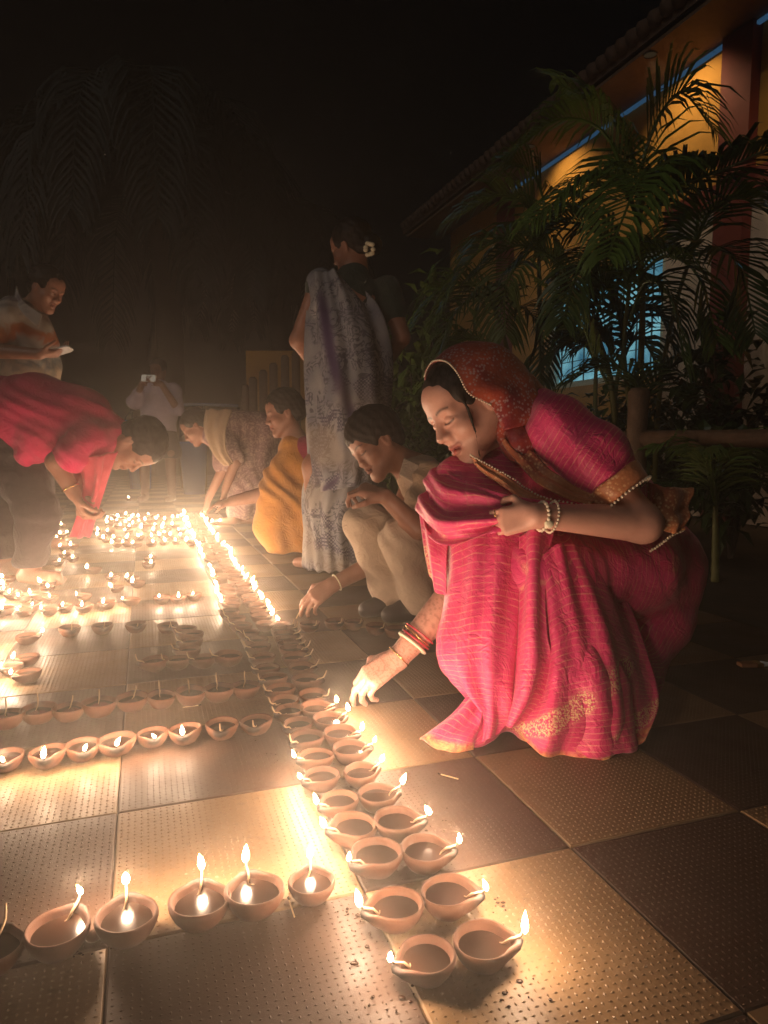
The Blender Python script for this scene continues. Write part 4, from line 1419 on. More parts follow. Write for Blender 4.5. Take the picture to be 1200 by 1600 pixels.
def paint_face(v, C, R, s=1.0, closed=True, liptint=1.0):
    L = ((v - C) @ R) / s
    x, y, z = np.abs(L[:, 0]), L[:, 1], L[:, 2]
    front = (y > .055)
    lip = np.exp(-(((z + .0632 - .004 * (x / .02) ** 2) / .0105) ** 4)) * np.exp(-((x / .021) ** 4)) * (y > .082) * liptint
    brow_z = .0240 + .0055 * np.sin(np.pi * np.clip((x - .010) / .046, 0, 1))
    brow = np.exp(-(((z - brow_z) / (.0034 - .0012 * np.clip((x - .03) / .02, 0, 1))) ** 2)) * (x > .011) * (x < .052) * front
    lash_z = -.0055 + 120 * (x - .031) ** 2 * 0.10 - (0.0 if closed else -.002)
    lash = np.exp(-(((z - lash_z) / .0022) ** 2)) * (x > .015) * (x < .048) * front
    slit = np.exp(-(((z + .0622) / .0014) ** 2)) * (x < .019) * (y > .083) * 0.45
    return np.clip(lip, 0, 1), np.clip(np.maximum(np.maximum(brow * 0.85, lash), slit), 0, 1)


def hand_prims(S, wrist, d, palm_n, s=1.0, thumb=1, curl=(0.5, 0.5, 0.55, 0.6), tcurl=0.4, spread=0.10, pinch=False):
    """palm, four fingers of unequal length and a thumb leaving the side of the palm; d: wrist to knuckles, palm_n: the way the palm faces"""
    d = nrm(d); pn = np.asarray(palm_n, float); pn = nrm(pn - (pn @ d) * d); sd = np.cross(d, pn) * thumb
    L = 0.088 * s
    w = np.asarray(wrist, float)
    for a in (-.026, -.009, .009, .026):
        S.cone(w + sd * a * 0.6 * s, w + d * L * (0.97 - abs(a + .004) * 3) + sd * a * s, .0155 * s, .0125 * s, .012 * s)
    S.ell(w + d * L * 0.40 + sd * .022 * s + pn * .006 * s, (.017 * s, .030 * s, .015 * s), np.stack([sd, d, pn], 1), .014 * s)
    segs = {0: (.040, .025, .020), 1: (.045, .028, .022), 2: (.041, .026, .021), 3: (.032, .020, .018)}
    tips = []
    for i, a in enumerate((.0275, .0095, -.0085, -.0260)):
        base = w + d * L * (0.99 - abs(a - .006) * 3.2) + sd * a * s
        ang = 0.0; p = base; r = (.0090 if i < 3 else .0078) * s
        dirs = nrm(d + sd * (a / .0275) * spread)
        for j, sl in enumerate(segs[i]):
            ang += curl[i] * (0.8, 1.0, 0.7)[j]
            v_ = dirs * math.cos(ang) + pn * math.sin(ang)
            p2 = p + v_ * sl * s
            S.cone(p, p2, r, r * 0.9, .004 * s); r *= 0.9; p = p2
        tips.append(p)
    b = w + d * L * 0.28 + sd * .026 * s + pn * .004 * s
    v1 = nrm(sd * 0.75 + d * 0.65 + pn * 0.30)
    p1 = b + v1 * .040 * s
    v2 = nrm(v1 * (1 - tcurl * .5) + d * 0.7 + pn * tcurl - sd * tcurl * 0.8)
    p2 = p1 + v2 * .030 * s
    v3 = nrm(v2 + pn * tcurl * 0.6 - sd * tcurl * 0.6)
    p3 = p2 + v3 * .024 * s
    S.cone(b, p1, .0125 * s, .0105 * s, .012 * s); S.cone(p1, p2, .0105 * s, .0095 * s, .004 * s); S.cone(p2, p3, .0095 * s, .0078 * s, .004 * s)
    return tips, p3


def around(c, r):
    c = np.asarray(c); return (c - r, c + r)


class Person:
    def __init__(s, base, label, group=None):
        s.base = np.array([base[0], base[1], 0.0])
        s.root = empty('person', s.base)
        tag(s.root, label, 'person', group)

    def put(s, o):
        o.parent = s.root
        o.matrix_parent_inverse = Matrix.Translation(-Vector(s.base))
        return o

    def soft(s, name, S, vox, m, fold=None, attrs=None, boxes=None, it=1):
        v, f = S.multi(vox, boxes) if boxes else S.skin(vox)
        if it: v = relax(v, f, it, 0.5) if not boxes else v
        if fold is not None:
            n = vnormals(v, f); v = v + n * fold(v)[:, None]
        at = attrs(v) if attrs else None
        return s.put(obj(name, v, f, m, None, True, at))

    def body(s, S, vox, m, C, R, hs, hands=(), hv=.0032, fv=.0026, henna=None, closed=True, lip=1.0):
        boxes = [(C - .135 * hs, C + .135 * hs, fv)] + [(np.asarray(h) - .10, np.asarray(h) + .10, hv) for h in hands]
        # keep boxes from overlapping each other: drop faces by the first box that holds them
        v, f = S.multi(vox, boxes[:1] + boxes[1:])
        lp, dk = paint_face(v, C, R, hs, closed, lip)
        hn = henna(v) if henna else np.zeros(len(v))
        return s.put(obj('body', v, f, m, None, True, {'lip': lp, 'dark': dk, 'henna': hn}))

    def hair(s, S, vox, seed=0, amp=.0025):
        return s.soft('hair', S, vox, M['hair'], lambda v: amp * wob(v, 90, seed))

    def mesh(s, mb, name, m, smooth=True):
        return s.put(mb.build(name, m, None, smooth))


def short_hair(C, R, s=1.0, vol=1.0, fringe=0.0):
    H = Soft(.02)
    q = lambda x, y, z: C + s * (R @ np.array([x, y, z]))
    H.ell(q(0, -.020, .046), np.array((.082 * vol, .100 * vol, .086 * vol)) * s, R, .02)
    H.ell(q(0, -.062, -.010), np.array((.066, .050, .060)) * s, R, .02)
    H.ell(q(0, .105, -.060 - fringe), np.array((.105, .090, .112)) * s, R, .012, 's')
    for x in (-1, 1):
        H.ell(q(x * .085, .010, -.028), np.array((.034, .030, .040)) * s, R, .01, 's')
    H.ell(q(0, -.03, -.105), np.array((.1, .1, .05)) * s, R, .01, 's')
    return H


def bun_hair(C, R, s=1.0, bun=(0, -.115, .0), br=.042):
    H = short_hair(C, R, s, 1.0)
    q = lambda x, y, z: C + s * (R @ np.array([x, y, z]))
    H.ell(q(*bun), np.array((br, br * 0.8, br)) * s, R, .015)
    return H


def folds(scale, amp, seed=0, ax=(1, 1, 0.25)):
    return lambda v: amp * wob(v * np.array(ax), scale, seed)


# ------------------------------------------------------------------ the woman in the rose sari, squatting in front
DA = 1.62
pa = gat(860, 1180, DA)
A = Person(pa, 'woman in rose pink and gold sari squatting under a veil, reaching to a lamp')
CA = P(733, 636, DA)
RA = frame((-.757, -.42, -.486), (-.54, 0.02, .84))
HA = lambda x, y, z: CA + RA @ np.array([x, y, z])
B = Soft(.02)
head_prims(B, CA, RA, 1.0)
neck = P(800, 690, DA + .06)
B.cone(HA(0, -.022, -.05), neck, .050, .052, .03)
tor = [neck, P(850, 720, DA + .10), P(930, 800, DA + .14), P(1000, 890, DA + .18)]
B.chain(tor, [.055, .105, .11, .10], .05)
shN = P(872, 668, DA - .06)
elN = P(1004, 818, DA - .13)
wrN = P(838, 806, DA - .20)
B.cone(P(850, 700, DA + .03), shN, .07, .056, .03)
B.cone(shN, elN, .052, .040, .02)
B.cone(elN, wrN, .042, .0235, .015)
t1, _ = hand_prims(B, wrN, P(770, 818, DA - .17) - wrN, (0.05, 0.95, -0.15), .80, -1, (.75, .8, .85, .9), .6, .0)
shF = P(770, 730, DA + .12)
elF = P(716, 925, DA + .06)
wrF = P(621, 1029, DA + .02)
B.cone(P(840, 720, DA + .10), shF, .07, .05, .03); B.cone(shF, elF, .048, .042, .02); B.cone(elF, wrF, .046, .0255, .012)
t2, th2 = hand_prims(B, wrF, P(574, 1062, DA + .0) - wrF, nrm((-.35, .25, -.9)), .95, -1, (.75, .55, .7, .85), .85, .0)
for x, (kx, ky, kd) in ((0, (850, 900, DA - .06)), (1, (735, 905, DA + .16))):       # legs, inside the skirt
    hip, kn, an = P(985, 905, DA + .1 + .1 * x), P(kx, ky, kd), gat(890 - 130 * x, 1150, DA - .11 + .0 * x)
    B.chain([hip, kn, an + (0, 0, .07)], [.09, .062, .045], .03)
    B.cone(an + (0, 0, .03), an + (-.04, -.01, .02), .030, .025, .02)


def hennaA(v):
    d, t_ = seg_dist(v, [elF, wrF, P(574, 1062, DA)])
    g = np.abs(wob(v, 150, 3)) < .10
    g2 = np.abs(np.sin(t_ * 210 + 2 * np.sin(t_ * 60))) < .12
    return ((g | g2) & (d < .08) & (t_ > .02)).astype(float) * .5


A.body(B, .0065, M['skin_fair'], CA, RA, 1.0, (P(792, 806, DA - .20), P(592, 1050, DA + .0)), henna=hennaA)
Hh = short_hair(CA, RA, 1.0, .97, .014)
Hh.chain([HA(-.066, .045, .050), HA(-.072, .050, .0), HA(-.066, .062, -.05), HA(-.050, .078, -.105)], [.006, .0035, .0028, .002], .004)
Hh.ell(HA(0, .010, .050), (.0785, .078, .066), RA, .012)
Hh.ell(HA(0, .118, -.034), (.098, .066, .090), RA, .010, 's')
for x_ in (-1, 1):
    Hh.cone(HA(x_ * .060, .036, .048), HA(x_ * .064, .030, .010), .011, .006, .012)
A.hair(Hh, .0032, 1, .0012)

# veil: a hollow hood, open over the brow, falling behind the neck to the shoulder
V_ = Soft(.03)
V_.cone(P(806, 622, DA + .07), P(850, 680, DA + .06), .066, .074, .05)
V_.cone(P(792, 668, DA - .035), P(810, 694, DA - .045), .030, .042, .03)
A.soft('veil', V_, .005, M['veil'], lambda v: .003 * wob(v, 30, 2))
VR = [[P(786, 672, DA - .065), HA(-.092, .010, -.020), HA(-.086, .036, .026), HA(-.071, .024, .076), HA(-.045, .016, .112), HA(0, .018, .131), HA(.045, .028, .116), HA(.080, .028, .060), HA(.085, .020, -.030)],
      [P(790, 672, DA - .075), HA(-.102, -.030, -.030), HA(-.100, -.016, .026), HA(-.086, -.030, .080), HA(-.052, -.040, .118), HA(0, -.042, .136), HA(.050, -.036, .120), HA(.090, -.030, .060), HA(.092, -.030, -.030)],
      [P(806, 668, DA - .07), HA(-.096, -.078, -.046), HA(-.094, -.080, .014), HA(-.080, -.094, .062), HA(-.048, -.108, .096), HA(0, -.114, .108), HA(.046, -.106, .094), HA(.082, -.090, .050), HA(.084, -.090, -.030)],
      [P(826, 664, DA - .055), HA(-.088, -.115, -.080), HA(-.082, -.126, -.036), HA(-.066, -.140, .0), HA(-.036, -.150, .024), HA(0, -.154, .028), HA(.042, -.142, .010), HA(.072, -.124, -.020), HA(.074, -.112, -.060)],
      [P(852, 656, DA - .04), P(850, 640, DA - .02), P(846, 626, DA + .01), P(842, 614, DA + .05), P(838, 606, DA + .09), P(832, 606, DA + .13), P(826, 614, DA + .17), P(816, 632, DA + .20), P(806, 652, DA + .21)]]
A.put(sheet('veil', VR, M['veil'], None, 66, 60, .004, lambda U, V: (.0035 * np.sin(U * 15 + 7 * V + 1.5 * np.sin(5 * V)) + .0025 * np.sin(U * 33 - 6 * V)) * np.clip(V * 3, .15, 1)))
mb = MB()
for p in catmull(VR[0][1:7], 46): mb.ball(p + nrm(p - HA(0, 0, .03)) * .002, .0024, 6, 4)
A.mesh(mb, 'veil_beads', M['pearl'])['kind'] = 'stuff'

# blouse sleeve with its copper hem and beads
SL = Soft(.03)
SL.cone(P(846, 640, DA + .02), shN, .050, .062, .04)
SL.cone(shN, P(925, 715, DA - .10), .068, .070, .03)
SL.cone(P(925, 715, DA - .10), P(1000, 800, DA - .13), .068, .056, .03)
cut = P(975, 772, DA - .13); ax = nrm(elN - shN)
SL.keep(cut, ax, .004)
A.soft('sleeve', SL, .0055, M['sari'], lambda v: .0030 * np.sin((v - shN) @ np.cross(ax, CF) * 70 + 4 * wob(v, 9, 1)) + .004 * wob(v, 24, 4),
       lambda v: {'st': (v - shN) @ ax * .9 + .3 * (v - shN) @ np.cross(ax, CF), 'tw': np.full(len(v), .5), 'bd': np.ones(len(v)), 'hm': np.zeros(len(v))})
HM = Soft(.01)
HM.cone(P(944, 736, DA - .117), P(985, 783, DA - .13), .0700, .0610, .01)
HM.keep(cut + ax * .004, ax, .003); HM.keep(cut - ax * .040, -ax, .003)
A.soft('sleeve_border', HM, .005, M['border'], lambda v: .0025 * wob(v, 40, 4))
mb = MB()
a1 = nrm(np.cross(ax, CF)); a2 = np.cross(ax, a1)
for k in range(42):
    w = 2 * math.pi * k / 42
    mb.ball(cut + ax * .006 + (a1 * math.cos(w) + a2 * math.sin(w)) * .0635, .0033, 6, 4)
A.mesh(mb, 'sleeve_beads', M['pearl'])['kind'] = 'stuff'

# the sari: chest drape, lap and skirt as one cloth
K = Soft(.035)
K.chain([P(792, 705, DA + .05), P(850, 715, DA + .09), P(940, 800, DA + .13), P(1010, 885, DA + .17)], [.060, .118, .126, .128], .05)
K.ell(P(748, 800, DA + .02), (.122, .11, .135), None, .05)                      # chest fold hanging forward
K.cone(P(712, 745, DA + .0), P(700, 850, DA + .05), .045, .052, .03)
K.cone(P(1015, 895, DA + .17), P(1025, 960, DA + .14), .128, .10, .05)           # seat
K.cone(P(985, 890, DA + .06), P(845, 895, DA - .06), .115, .098, .05)            # near thigh
K.cone(P(845, 895, DA - .06), P(905, 1085, DA - .13), .098, .085, .05)           # near shin
K.cone(P(905, 1075, DA - .13), P(915, 1155, DA - .15), .095, .100, .04)
K.cone(P(950, 1085, DA - .06), P(975, 1130, DA - .06), .080, .058, .04)
K.cone(P(820, 1080, DA - .09), P(845, 1150, DA - .15), .050, .045, .03)
K.cone(P(1000, 985, DA + .1), P(950, 1090, DA + .02), .09, .09, .05)
K.cone(P(985, 905, DA + .2), P(742, 905, DA + .13), .10, .088, .04)              # far thigh
K.cone(P(742, 905, DA + .08), P(748, 1020, DA - .03), .086, .084, .03)           # far shin and its panel
K.cone(P(748, 1020, DA - .03), P(780, 1112, DA - .12), .084, .044, .03)
K.cone(P(715, 1000, DA + .0), P(712, 1035, DA + .0), .040, .036, .03)
K.cone(P(768, 1110, DA - .13), P(755, 1155, DA - .17), .036, .026, .02)
K.cone(P(745, 1140, DA - .15), P(688, 1152, DA - .17), .032, .020, .02)            # hem over the far foot
K.keep((0, 0, .004), (0, 0, -1), .003)
axs = [([P(845, 860, DA - .06), P(905, 1085, DA - .13), P(915, 1180, DA - .15)], 0.0), ([P(742, 870, DA + .05), P(748, 1020, DA + .02), P(765, 1160, DA - .04)], .37),
       ([P(845, 880, DA - .08), P(985, 890, DA + .06), P(1040, 960, DA + .15)], .11), ([P(760, 700, DA), P(740, 860, DA)], .2), ([P(850, 715, DA + .09), P(1010, 885, DA + .17)], .5)]


def sariA(v):
    st = np.zeros(len(v)); W = np.zeros(len(v)); tw = np.zeros(len(v))
    for pts, off in axs:
        d, t_ = seg_dist(v, pts)
        w = np.exp(-(d / .055) ** 2) + 1e-6
        st += w * (off + t_); W += w
    st = st / W
    tw = (v @ LV) * 0.9 + (v @ DV) * 0.35
    b1_, _ = seg_dist(v, [P(735, 1092, DA - .09), P(748, 1118, DA - .10), P(742, 1152, DA - .09)])
    b2_, _ = seg_dist(v, [P(800, 1140, DA - .17), P(850, 1143, DA - .22), P(905, 1105, DA - .235), P(962, 1052, DA - .14)])
    b3_, _ = seg_dist(v, [P(672, 862, DA - .0), P(684, 900, DA + .0)])
    b4_, _ = seg_dist(v, [P(948, 968, DA - .08), P(962, 972, DA - .07)])
    b5_, _ = seg_dist(v, [P(872, 782, DA - .1), P(879, 786, DA - .1)])
    b6_, _ = seg_dist(v, [P(818, 886, DA - .16), P(822, 890, DA - .16)])
    b7_, _ = seg_dist(v, [P(690, 832, DA - .08), P(700, 828, DA - .08)])
    bd = np.minimum.reduce([b1_, b2_ , b3_, b4_ + .006, b5_ + .012, b6_ + .012, b7_ + .010])
    h1, _ = seg_dist(v, [P(1005, 1085, DA - .08), P(985, 1150, DA - .12), P(900, 1185, DA - .2), P(830, 1170, DA - .2)])
    h2, _ = seg_dist(v, [P(660, 1150, DA), P(700, 1172, DA - .06), P(740, 1170, DA - .08)])
    hm = np.clip(1.0 - np.minimum(h1, h2) / .09, 0, 1)
    return {'st': st, 'tw': tw, 'bd': bd, 'hm': hm}


def sfold(v):
    low = np.clip((0.55 - v[:, 2]) / .5, 0, 1)
    ang_ = np.arctan2(v[:, 1] - pa[1], v[:, 0] - pa[0])
    return .0050 * np.sin(ang_ * 17 + 3.0 * wob(v, 7, 1)) * low + .0045 * wob(v * np.array([1, 1, .45]), 26, 5) + .0014 * wob(v, 60, 2)


A.soft('sari', K, .0065, M['sari'], sfold, sariA, None, 2)
def drape(name, rows, wave, scale=1.0, nu=34, nv=44, off=0.0, thick=.005, hem=None, m='sari', band=None):
    """one hanging fold of the sari: rows run from the waist down to the hem"""
    R_ = [tr(*r) for r in rows]
    o = sheet(name, R_, M[m], None, nu, nv, thick, wave)
    me = o.data
    v = np.zeros(len(me.vertices) * 3); me.vertices.foreach_get('co', v); v = v.reshape(-1, 3)
    sv = np.zeros(len(v)); me.attributes['sv'].data.foreach_get('value', sv)
    su = np.zeros(len(v)); me.attributes['su'].data.foreach_get('value', su)
    at = sariA(v)
    L_ = sum(np.linalg.norm(np.mean(R_[i + 1], 0) - np.mean(R_[i], 0)) for i in range(len(R_) - 1))
    at['st'] = off + sv * L_ * scale + .010 * np.sin(su * 3.1)
    at['tw'] = su * .22
    if hem is not None: at['hm'] = hem(su, sv)
    if band is not None: at['bd'] = np.minimum(np.maximum(at['bd'], .03) if True else at['bd'], band(su, sv))
    for k, a in at.items():
        q = me.attributes.new(k, 'FLOAT', 'POINT'); q.data.foreach_set('value', a.astype(np.float32))
    return A.put(o)


D1, D2 = DA - .10, DA - .17
drape('sari_fold', [[(692, 848, DA - .02), (728, 828, DA - .08), (775, 822, DA - .11), (822, 828, DA - .12)], [(697, 900, DA - .02), (730, 892, DA - .10), (772, 888, DA - .135), (818, 892, DA - .13)],
                    [(688, 960, DA - .03), (728, 955, DA - .12), (770, 950, DA - .15), (812, 955, DA - .14)], [(680, 1020, DA - .06), (722, 1022, DA - .135), (768, 1020, DA - .165), (809, 1025, DA - .155)],
                    [(700, 1060, DA - .10), (735, 1074, DA - .155), (772, 1080, DA - .18), (805, 1080, DA - .165)], [(738, 1100, DA - .15), (758, 1118, DA - .18), (778, 1126, DA - .195), (800, 1120, DA - .175)],
                    [(735, 1150, DA - .18), (752, 1158, DA - .20), (772, 1152, DA - .205), (792, 1136, DA - .185)]],
      lambda U, V: .007 * np.sin(U * 12 + 2.5 * np.sin(V * 4)) * V + .004 * np.sin(U * 23 + V * 5), off=.05)
drape('sari_fold', [[(812, 836, DA - .13), (835, 824, DA - .15), (866, 830, DA - .14)], [(812, 905, DA - .14), (834, 898, DA - .175), (852, 905, DA - .165)], [(808, 985, DA - .15), (834, 980, DA - .195), (853, 985, DA - .185)],
                    [(803, 1040, DA - .16), (835, 1042, DA - .21), (859, 1034, DA - .19)], [(797, 1088, DA - .17), (822, 1098, DA - .215), (842, 1090, DA - .19)], [(792, 1130, DA - .18), (800, 1138, DA - .205), (812, 1134, DA - .19)]],
      lambda U, V: .006 * np.sin(U * 9 + 2 * V), off=.11, nu=20)
drape('sari_fold', [[(838, 880, DA - .155), (870, 850, DA - .16), (905, 852, DA - .13), (945, 872, DA - .07)], [(840, 960, DA - .165), (885, 935, DA - .18), (935, 935, DA - .15), (985, 960, DA - .05)],
                    [(842, 1030, DA - .175), (895, 1010, DA - .20), (955, 1010, DA - .17), (1008, 1030, DA - .07)], [(832, 1090, DA - .185), (890, 1080, DA - .22), (960, 1065, DA - .19), (1022, 1072, DA - .10)],
                    [(812, 1128, DA - .195), (880, 1138, DA - .24), (960, 1130, DA - .215), (1026, 1108, DA - .13)], [(812, 1150, DA - .20), (865, 1183, DA - .232), (940, 1186, DA - .234), (1008, 1158, DA - .20)]],
      lambda U, V: .009 * np.sin(U * 15 + 2.2 * V + .8 * np.sin(V * 5)) * (V + .25) + .004 * np.sin(U * 31 - V * 4), off=.02, nu=54, nv=60, band=lambda u, v: np.minimum(np.abs(v - (.90 - .50 * u)) * .30 + np.clip(u - .80, 0, 1), np.abs(v - (1.2 - .42 * u)) * .30 + np.clip(.55 - u, 0, 1)),
      hem=lambda u, v: np.clip((v - .80) * 3.4 + np.clip(u - .55, 0, 1) * .5, 0, 1) * (v > .9 - .42 * u))
drape('sari_fold', [[(735, 1082, DA - .14), (746, 1090, DA - .16), (756, 1100, DA - .17)], [(708, 1112, DA - .15), (726, 1126, DA - .185), (750, 1136, DA - .19)], [(672, 1140, DA - .16), (702, 1150, DA - .20), (742, 1156, DA - .205)],
                    [(656, 1154, DA - .18), (692, 1174, DA - .205), (740, 1172, DA - .208)]], lambda U, V: .005 * np.sin(U * 11 + 3 * V), off=.3, nu=26, nv=26, hem=lambda u, v: np.clip((v - .45) * 1.6, 0, .8))
drape('sari_fold', [[(684, 722, DA - .0), (706, 742, DA - .06), (745, 756, DA - .105), (800, 775, DA - .135), (885, 792, DA - .14)], [(666, 752, DA + .02), (696, 785, DA - .08), (752, 790, DA - .13), (818, 797, DA - .15), (888, 803, DA - .155)],
                    [(655, 785, DA + .02), (688, 820, DA - .10), (735, 820, DA - .145), (795, 814, DA - .17), (862, 809, DA - .165)], [(662, 826, DA + .02), (690, 846, DA - .07), (722, 846, DA - .12), (752, 838, DA - .15), (782, 826, DA - .165)]],
      lambda U, V: .008 * np.sin(V * 15 + 2.6 * U + .7) + .004 * np.sin(V * 31 - U * 5), off=.15, nu=50, nv=34)
drape('sari_fold', [[(656, 800, DA + .03), (672, 830, DA - .02), (700, 850, DA - .05)], [(664, 860, DA + .01), (678, 870, DA - .03), (698, 880, DA - .05)], [(672, 900, DA + .0), (684, 925, DA - .02), (698, 930, DA - .03)]],
      lambda U, V: .004 * np.sin(U * 10), off=.2, nu=16, nv=20)
# copper bordered end of the veil cloth laid across the chest
for nm, rows in (('sari_border', [[(735, 712, DA - .085), (790, 742, DA - .10), (850, 778, DA - .14), (935, 793, DA - .135)],
                                  [(745, 728, DA - .095), (795, 765, DA - .115), (850, 800, DA - .155), (925, 808, DA - .14)]]),
                 ('sari_border', [[(800, 668, DA - .05), (840, 712, DA - .075), (880, 748, DA - .115), (930, 775, DA - .13)],
                                  [(785, 690, DA - .075), (822, 735, DA - .095), (865, 768, DA - .13), (925, 790, DA - .135)]]),
                 ('pallu_end', [[(1008, 752, DA - .07), (1040, 760, DA - .10), (1080, 762, DA - .06)],
                                [(1020, 800, DA - .09), (1042, 805, DA - .12), (1074, 800, DA - .08)],
                                [(1038, 828, DA - .10), (1052, 834, DA - .12), (1068, 828, DA - .10)]])):
    A.put(sheet(nm, [tr(*r) for r in rows], M['border'], None, 30, 12, .006, lambda U, V: .005 * np.sin(V * 13 + 3 * U) + .003 * np.sin(U * 17)))
mb = MB()
for pts, n_, r_ in (([(735, 711, DA - .095), (790, 741, DA - .115), (850, 777, DA - .15), (935, 792, DA - .145)], 46, .0024),
                    ([(1012, 864, DA - .05), (1030, 852, DA - .06), (1048, 838, DA - .06), (1068, 828, DA - .04)], 18, .0036)):
    for p in catmull(tr(*pts), n_): mb.ball(p + rng.normal(size=3) * .0006, r_, 6, 4)
A.mesh(mb, 'border_beads', M['pearl'])['kind'] = 'stuff'


def ring_at(c, axis, r, th, m, name, person, n=26, beads=False):
    axis = nrm(axis); a = nrm(np.cross(axis, (.2, .9, .3))); b = np.cross(axis, a)
    mb = MB()
    if beads:
        for k in range(n): mb.ball(c + (a * math.cos(2 * math.pi * k / n) + b * math.sin(2 * math.pi * k / n)) * r, th, 6, 4)
    else:
        mb.tube([c + (a * math.cos(2 * math.pi * k / n) + b * math.sin(2 * math.pi * k / n)) * r for k in range(n + 1)], th, 6, False)
    return person.mesh(mb, name, m)


fa = nrm(wrF - elF)
for t_, r_, th, m_ in ((.64, .0385, .0022, M['redglass']), (.68, .0375, .0020, M['gold']), (.715, .0370, .0024, M['redglass']), (.765, .0365, .0042, M['ivory']), (.965, .0305, .0020, M['gold'])):
    ring_at(elF + (wrF - elF) * t_ + rng.normal(size=3) * .0012, fa + rng.normal(size=3) * .06, r_, th, m_, 'bangle', A)
fn_ = nrm(wrN - elN)
ring_at(elN + (wrN - elN) * .95, fn_, .029, .0042, M['pearl'], 'bangle', A, 20, True)
ring_at(elN + (wrN - elN) * .86, fn_ + np.array([0, .1, .1]), .032, .0032, M['pearl'], 'bangle', A, 26, True)
mb = MB(); mb.ball(elN + (wrN - elN) * .905 + np.array([-.002, -.029, -.012]), (.010, .005, .009), 10, 6); A.mesh(mb, 'bangle', M['ivory'])
ring_at(t1[0] * .55 + (wrN + (P(770, 806, DA - .205) - wrN)) * .45, P(770, 806, DA - .2) - wrN, .0105, .0018, M['gold'], 'finger_ring', A, 14)

# ------------------------------------------------------------------ the youth in khaki beside her
DB = 2.55
pb = gat(650, 960, DB)
Y = Person(pb, 'youth in khaki shirt and trousers squatting, one hand at the chin, beside the rose sari')
CB = P(588, 694, DB)
RB = frame((-.70, -.46, -.50), (-.58, 0.05, .80))
B = Soft(.02); head_prims(B, CB, RB, .97, .8, True)
HB = lambda x, y, z: CB + RB @ np.array([x, y, z])
nk = P(650, 738, DB + .05)
B.cone(HB(0, -.02, -.05), nk, .05, .055, .03)
B.chain([nk, P(690, 800, DB + .10), P(705, 880, DB + .12)], [.06, .10, .10], .05)
s1, e1, w1 = P(672, 752, DB - .08), P(654, 826, DB - .22), P(601, 775, DB - .26)
B.cone(P(670, 750, DB), s1, .06, .05, .03); B.cone(s1, e1, .045, .038, .02); B.cone(e1, w1, .038, .026, .012)
hand_prims(B, w1, P(572, 766, DB - .25) - w1, (-.2, .5, -.9), .95, 1, (.75, .85, .95, 1.0), .6)
e2, w2 = P(600, 872, DB + .02), P(519, 914, DB - .05)
B.cone(P(640, 770, DB + .12), e2, .045, .036, .02); B.cone(e2, w2, .038, .026, .012)
tB, thB = hand_prims(B, w2, P(490, 935, DB - .08) - w2, (-.45, .2, -.85), .95, -1, (.55, .5, .6, .7), .7)
for kx, ky, kd, ax_, ay_, ad in ((572, 818, DB - .02, 618, 948, DB - .02), (628, 836, DB - .16, 655, 968, DB - .10)):
    an = gat(ax_, ay_, ad)
    B.chain([P(705, 880, DB + .10), P(kx, ky, kd), an + (0, 0, .06)], [.085, .055, .04], .03)
Y.body(B, .009, M['skin'], CB, RB, 1.0, (P(583, 770, DB - .25), P(500, 928, DB - .06)), .004, .0032, None, False, .5)
Y.hair(short_hair(CB, RB, 1.0, 1.12), .0045, 2, .0025)
Q = Soft(.03)
Q.chain([P(652, 742, DB + .05), P(690, 800, DB + .10), P(705, 870, DB + .12)], [.075, .125, .125], .05)
Q.cone(P(660, 742, DB - .0), s1, .075, .070, .04); Q.cone(s1, s1 + (e1 - s1) * .72, .070, .066, .03)
Q.keep(s1 + (e1 - s1) * .74, e1 - s1, .004)
Y.soft('shirt', Q, .008, M['khaki_dark'], lambda v: .006 * wob(v, 22, 3) + .004 * np.sin((v @ np.array([.5, .2, .8])) * 70 + 3 * wob(v, 8, 1)))
for rows in ([[(632, 716, DB - .06), (650, 724, DB - .10), (668, 735, DB - .11)], [(624, 742, DB - .10), (640, 752, DB - .135), (655, 762, DB - .14)]],):
    Y.put(sheet('collar', [tr(*r) for r in rows], M['khaki'], None, 14, 8, .005))
Q = Soft(.03)
hipB = P(705, 885, DB + .10)
for kx, ky, kd, ax_, ay_, ad in ((572, 822, DB - .02, 620, 945, DB - .02), (632, 842, DB - .16, 662, 968, DB - .10)):
    an = gat(ax_, ay_, ad) + (0, 0, .035)
    kn = P(kx, ky, kd)
    Q.cone(hipB, kn, .12, .078, .04); Q.cone(kn, an, .078, .066, .03)
Q.keep((0, 0, .03), (0, 0, -1), .003)
Y.soft('trousers', Q, .008, M['khaki'], lambda v: .005 * wob(v, 24, 5) + .004 * np.sin(v[:, 2] * 60 + v[:, 0] * 50 + 3 * wob(v, 9, 1)))
for ax_, ay_, ad in ((618, 952, DB - .03), (655, 972, DB - .10)):
    an = gat(ax_, ay_, ad)
    Q = Soft(.02); Q.cone(an + (.03, 0, .03), an + (-.10, -.03, .025), .036, .034, .02); Q.ell(an + (-.04, -.01, .045), (.05, .036, .035), None, .02); Q.keep((0, 0, .002), (0, 0, -1), .002)
    Y.soft('shoe', Q, .007, M['shoe'])
ring_at(w2 - nrm(w2 - e2) * .02, w2 - e2, .030, .0026, M['ivory'], 'wrist_thread', Y)
mb = MB(); mb.tube([tB[0], P(463, 966, DB - .10)], .0022, 6)
tag(mb.build('match_stick', M['match']), 'thin wooden stick held in the youth fingers over a lamp', 'match')

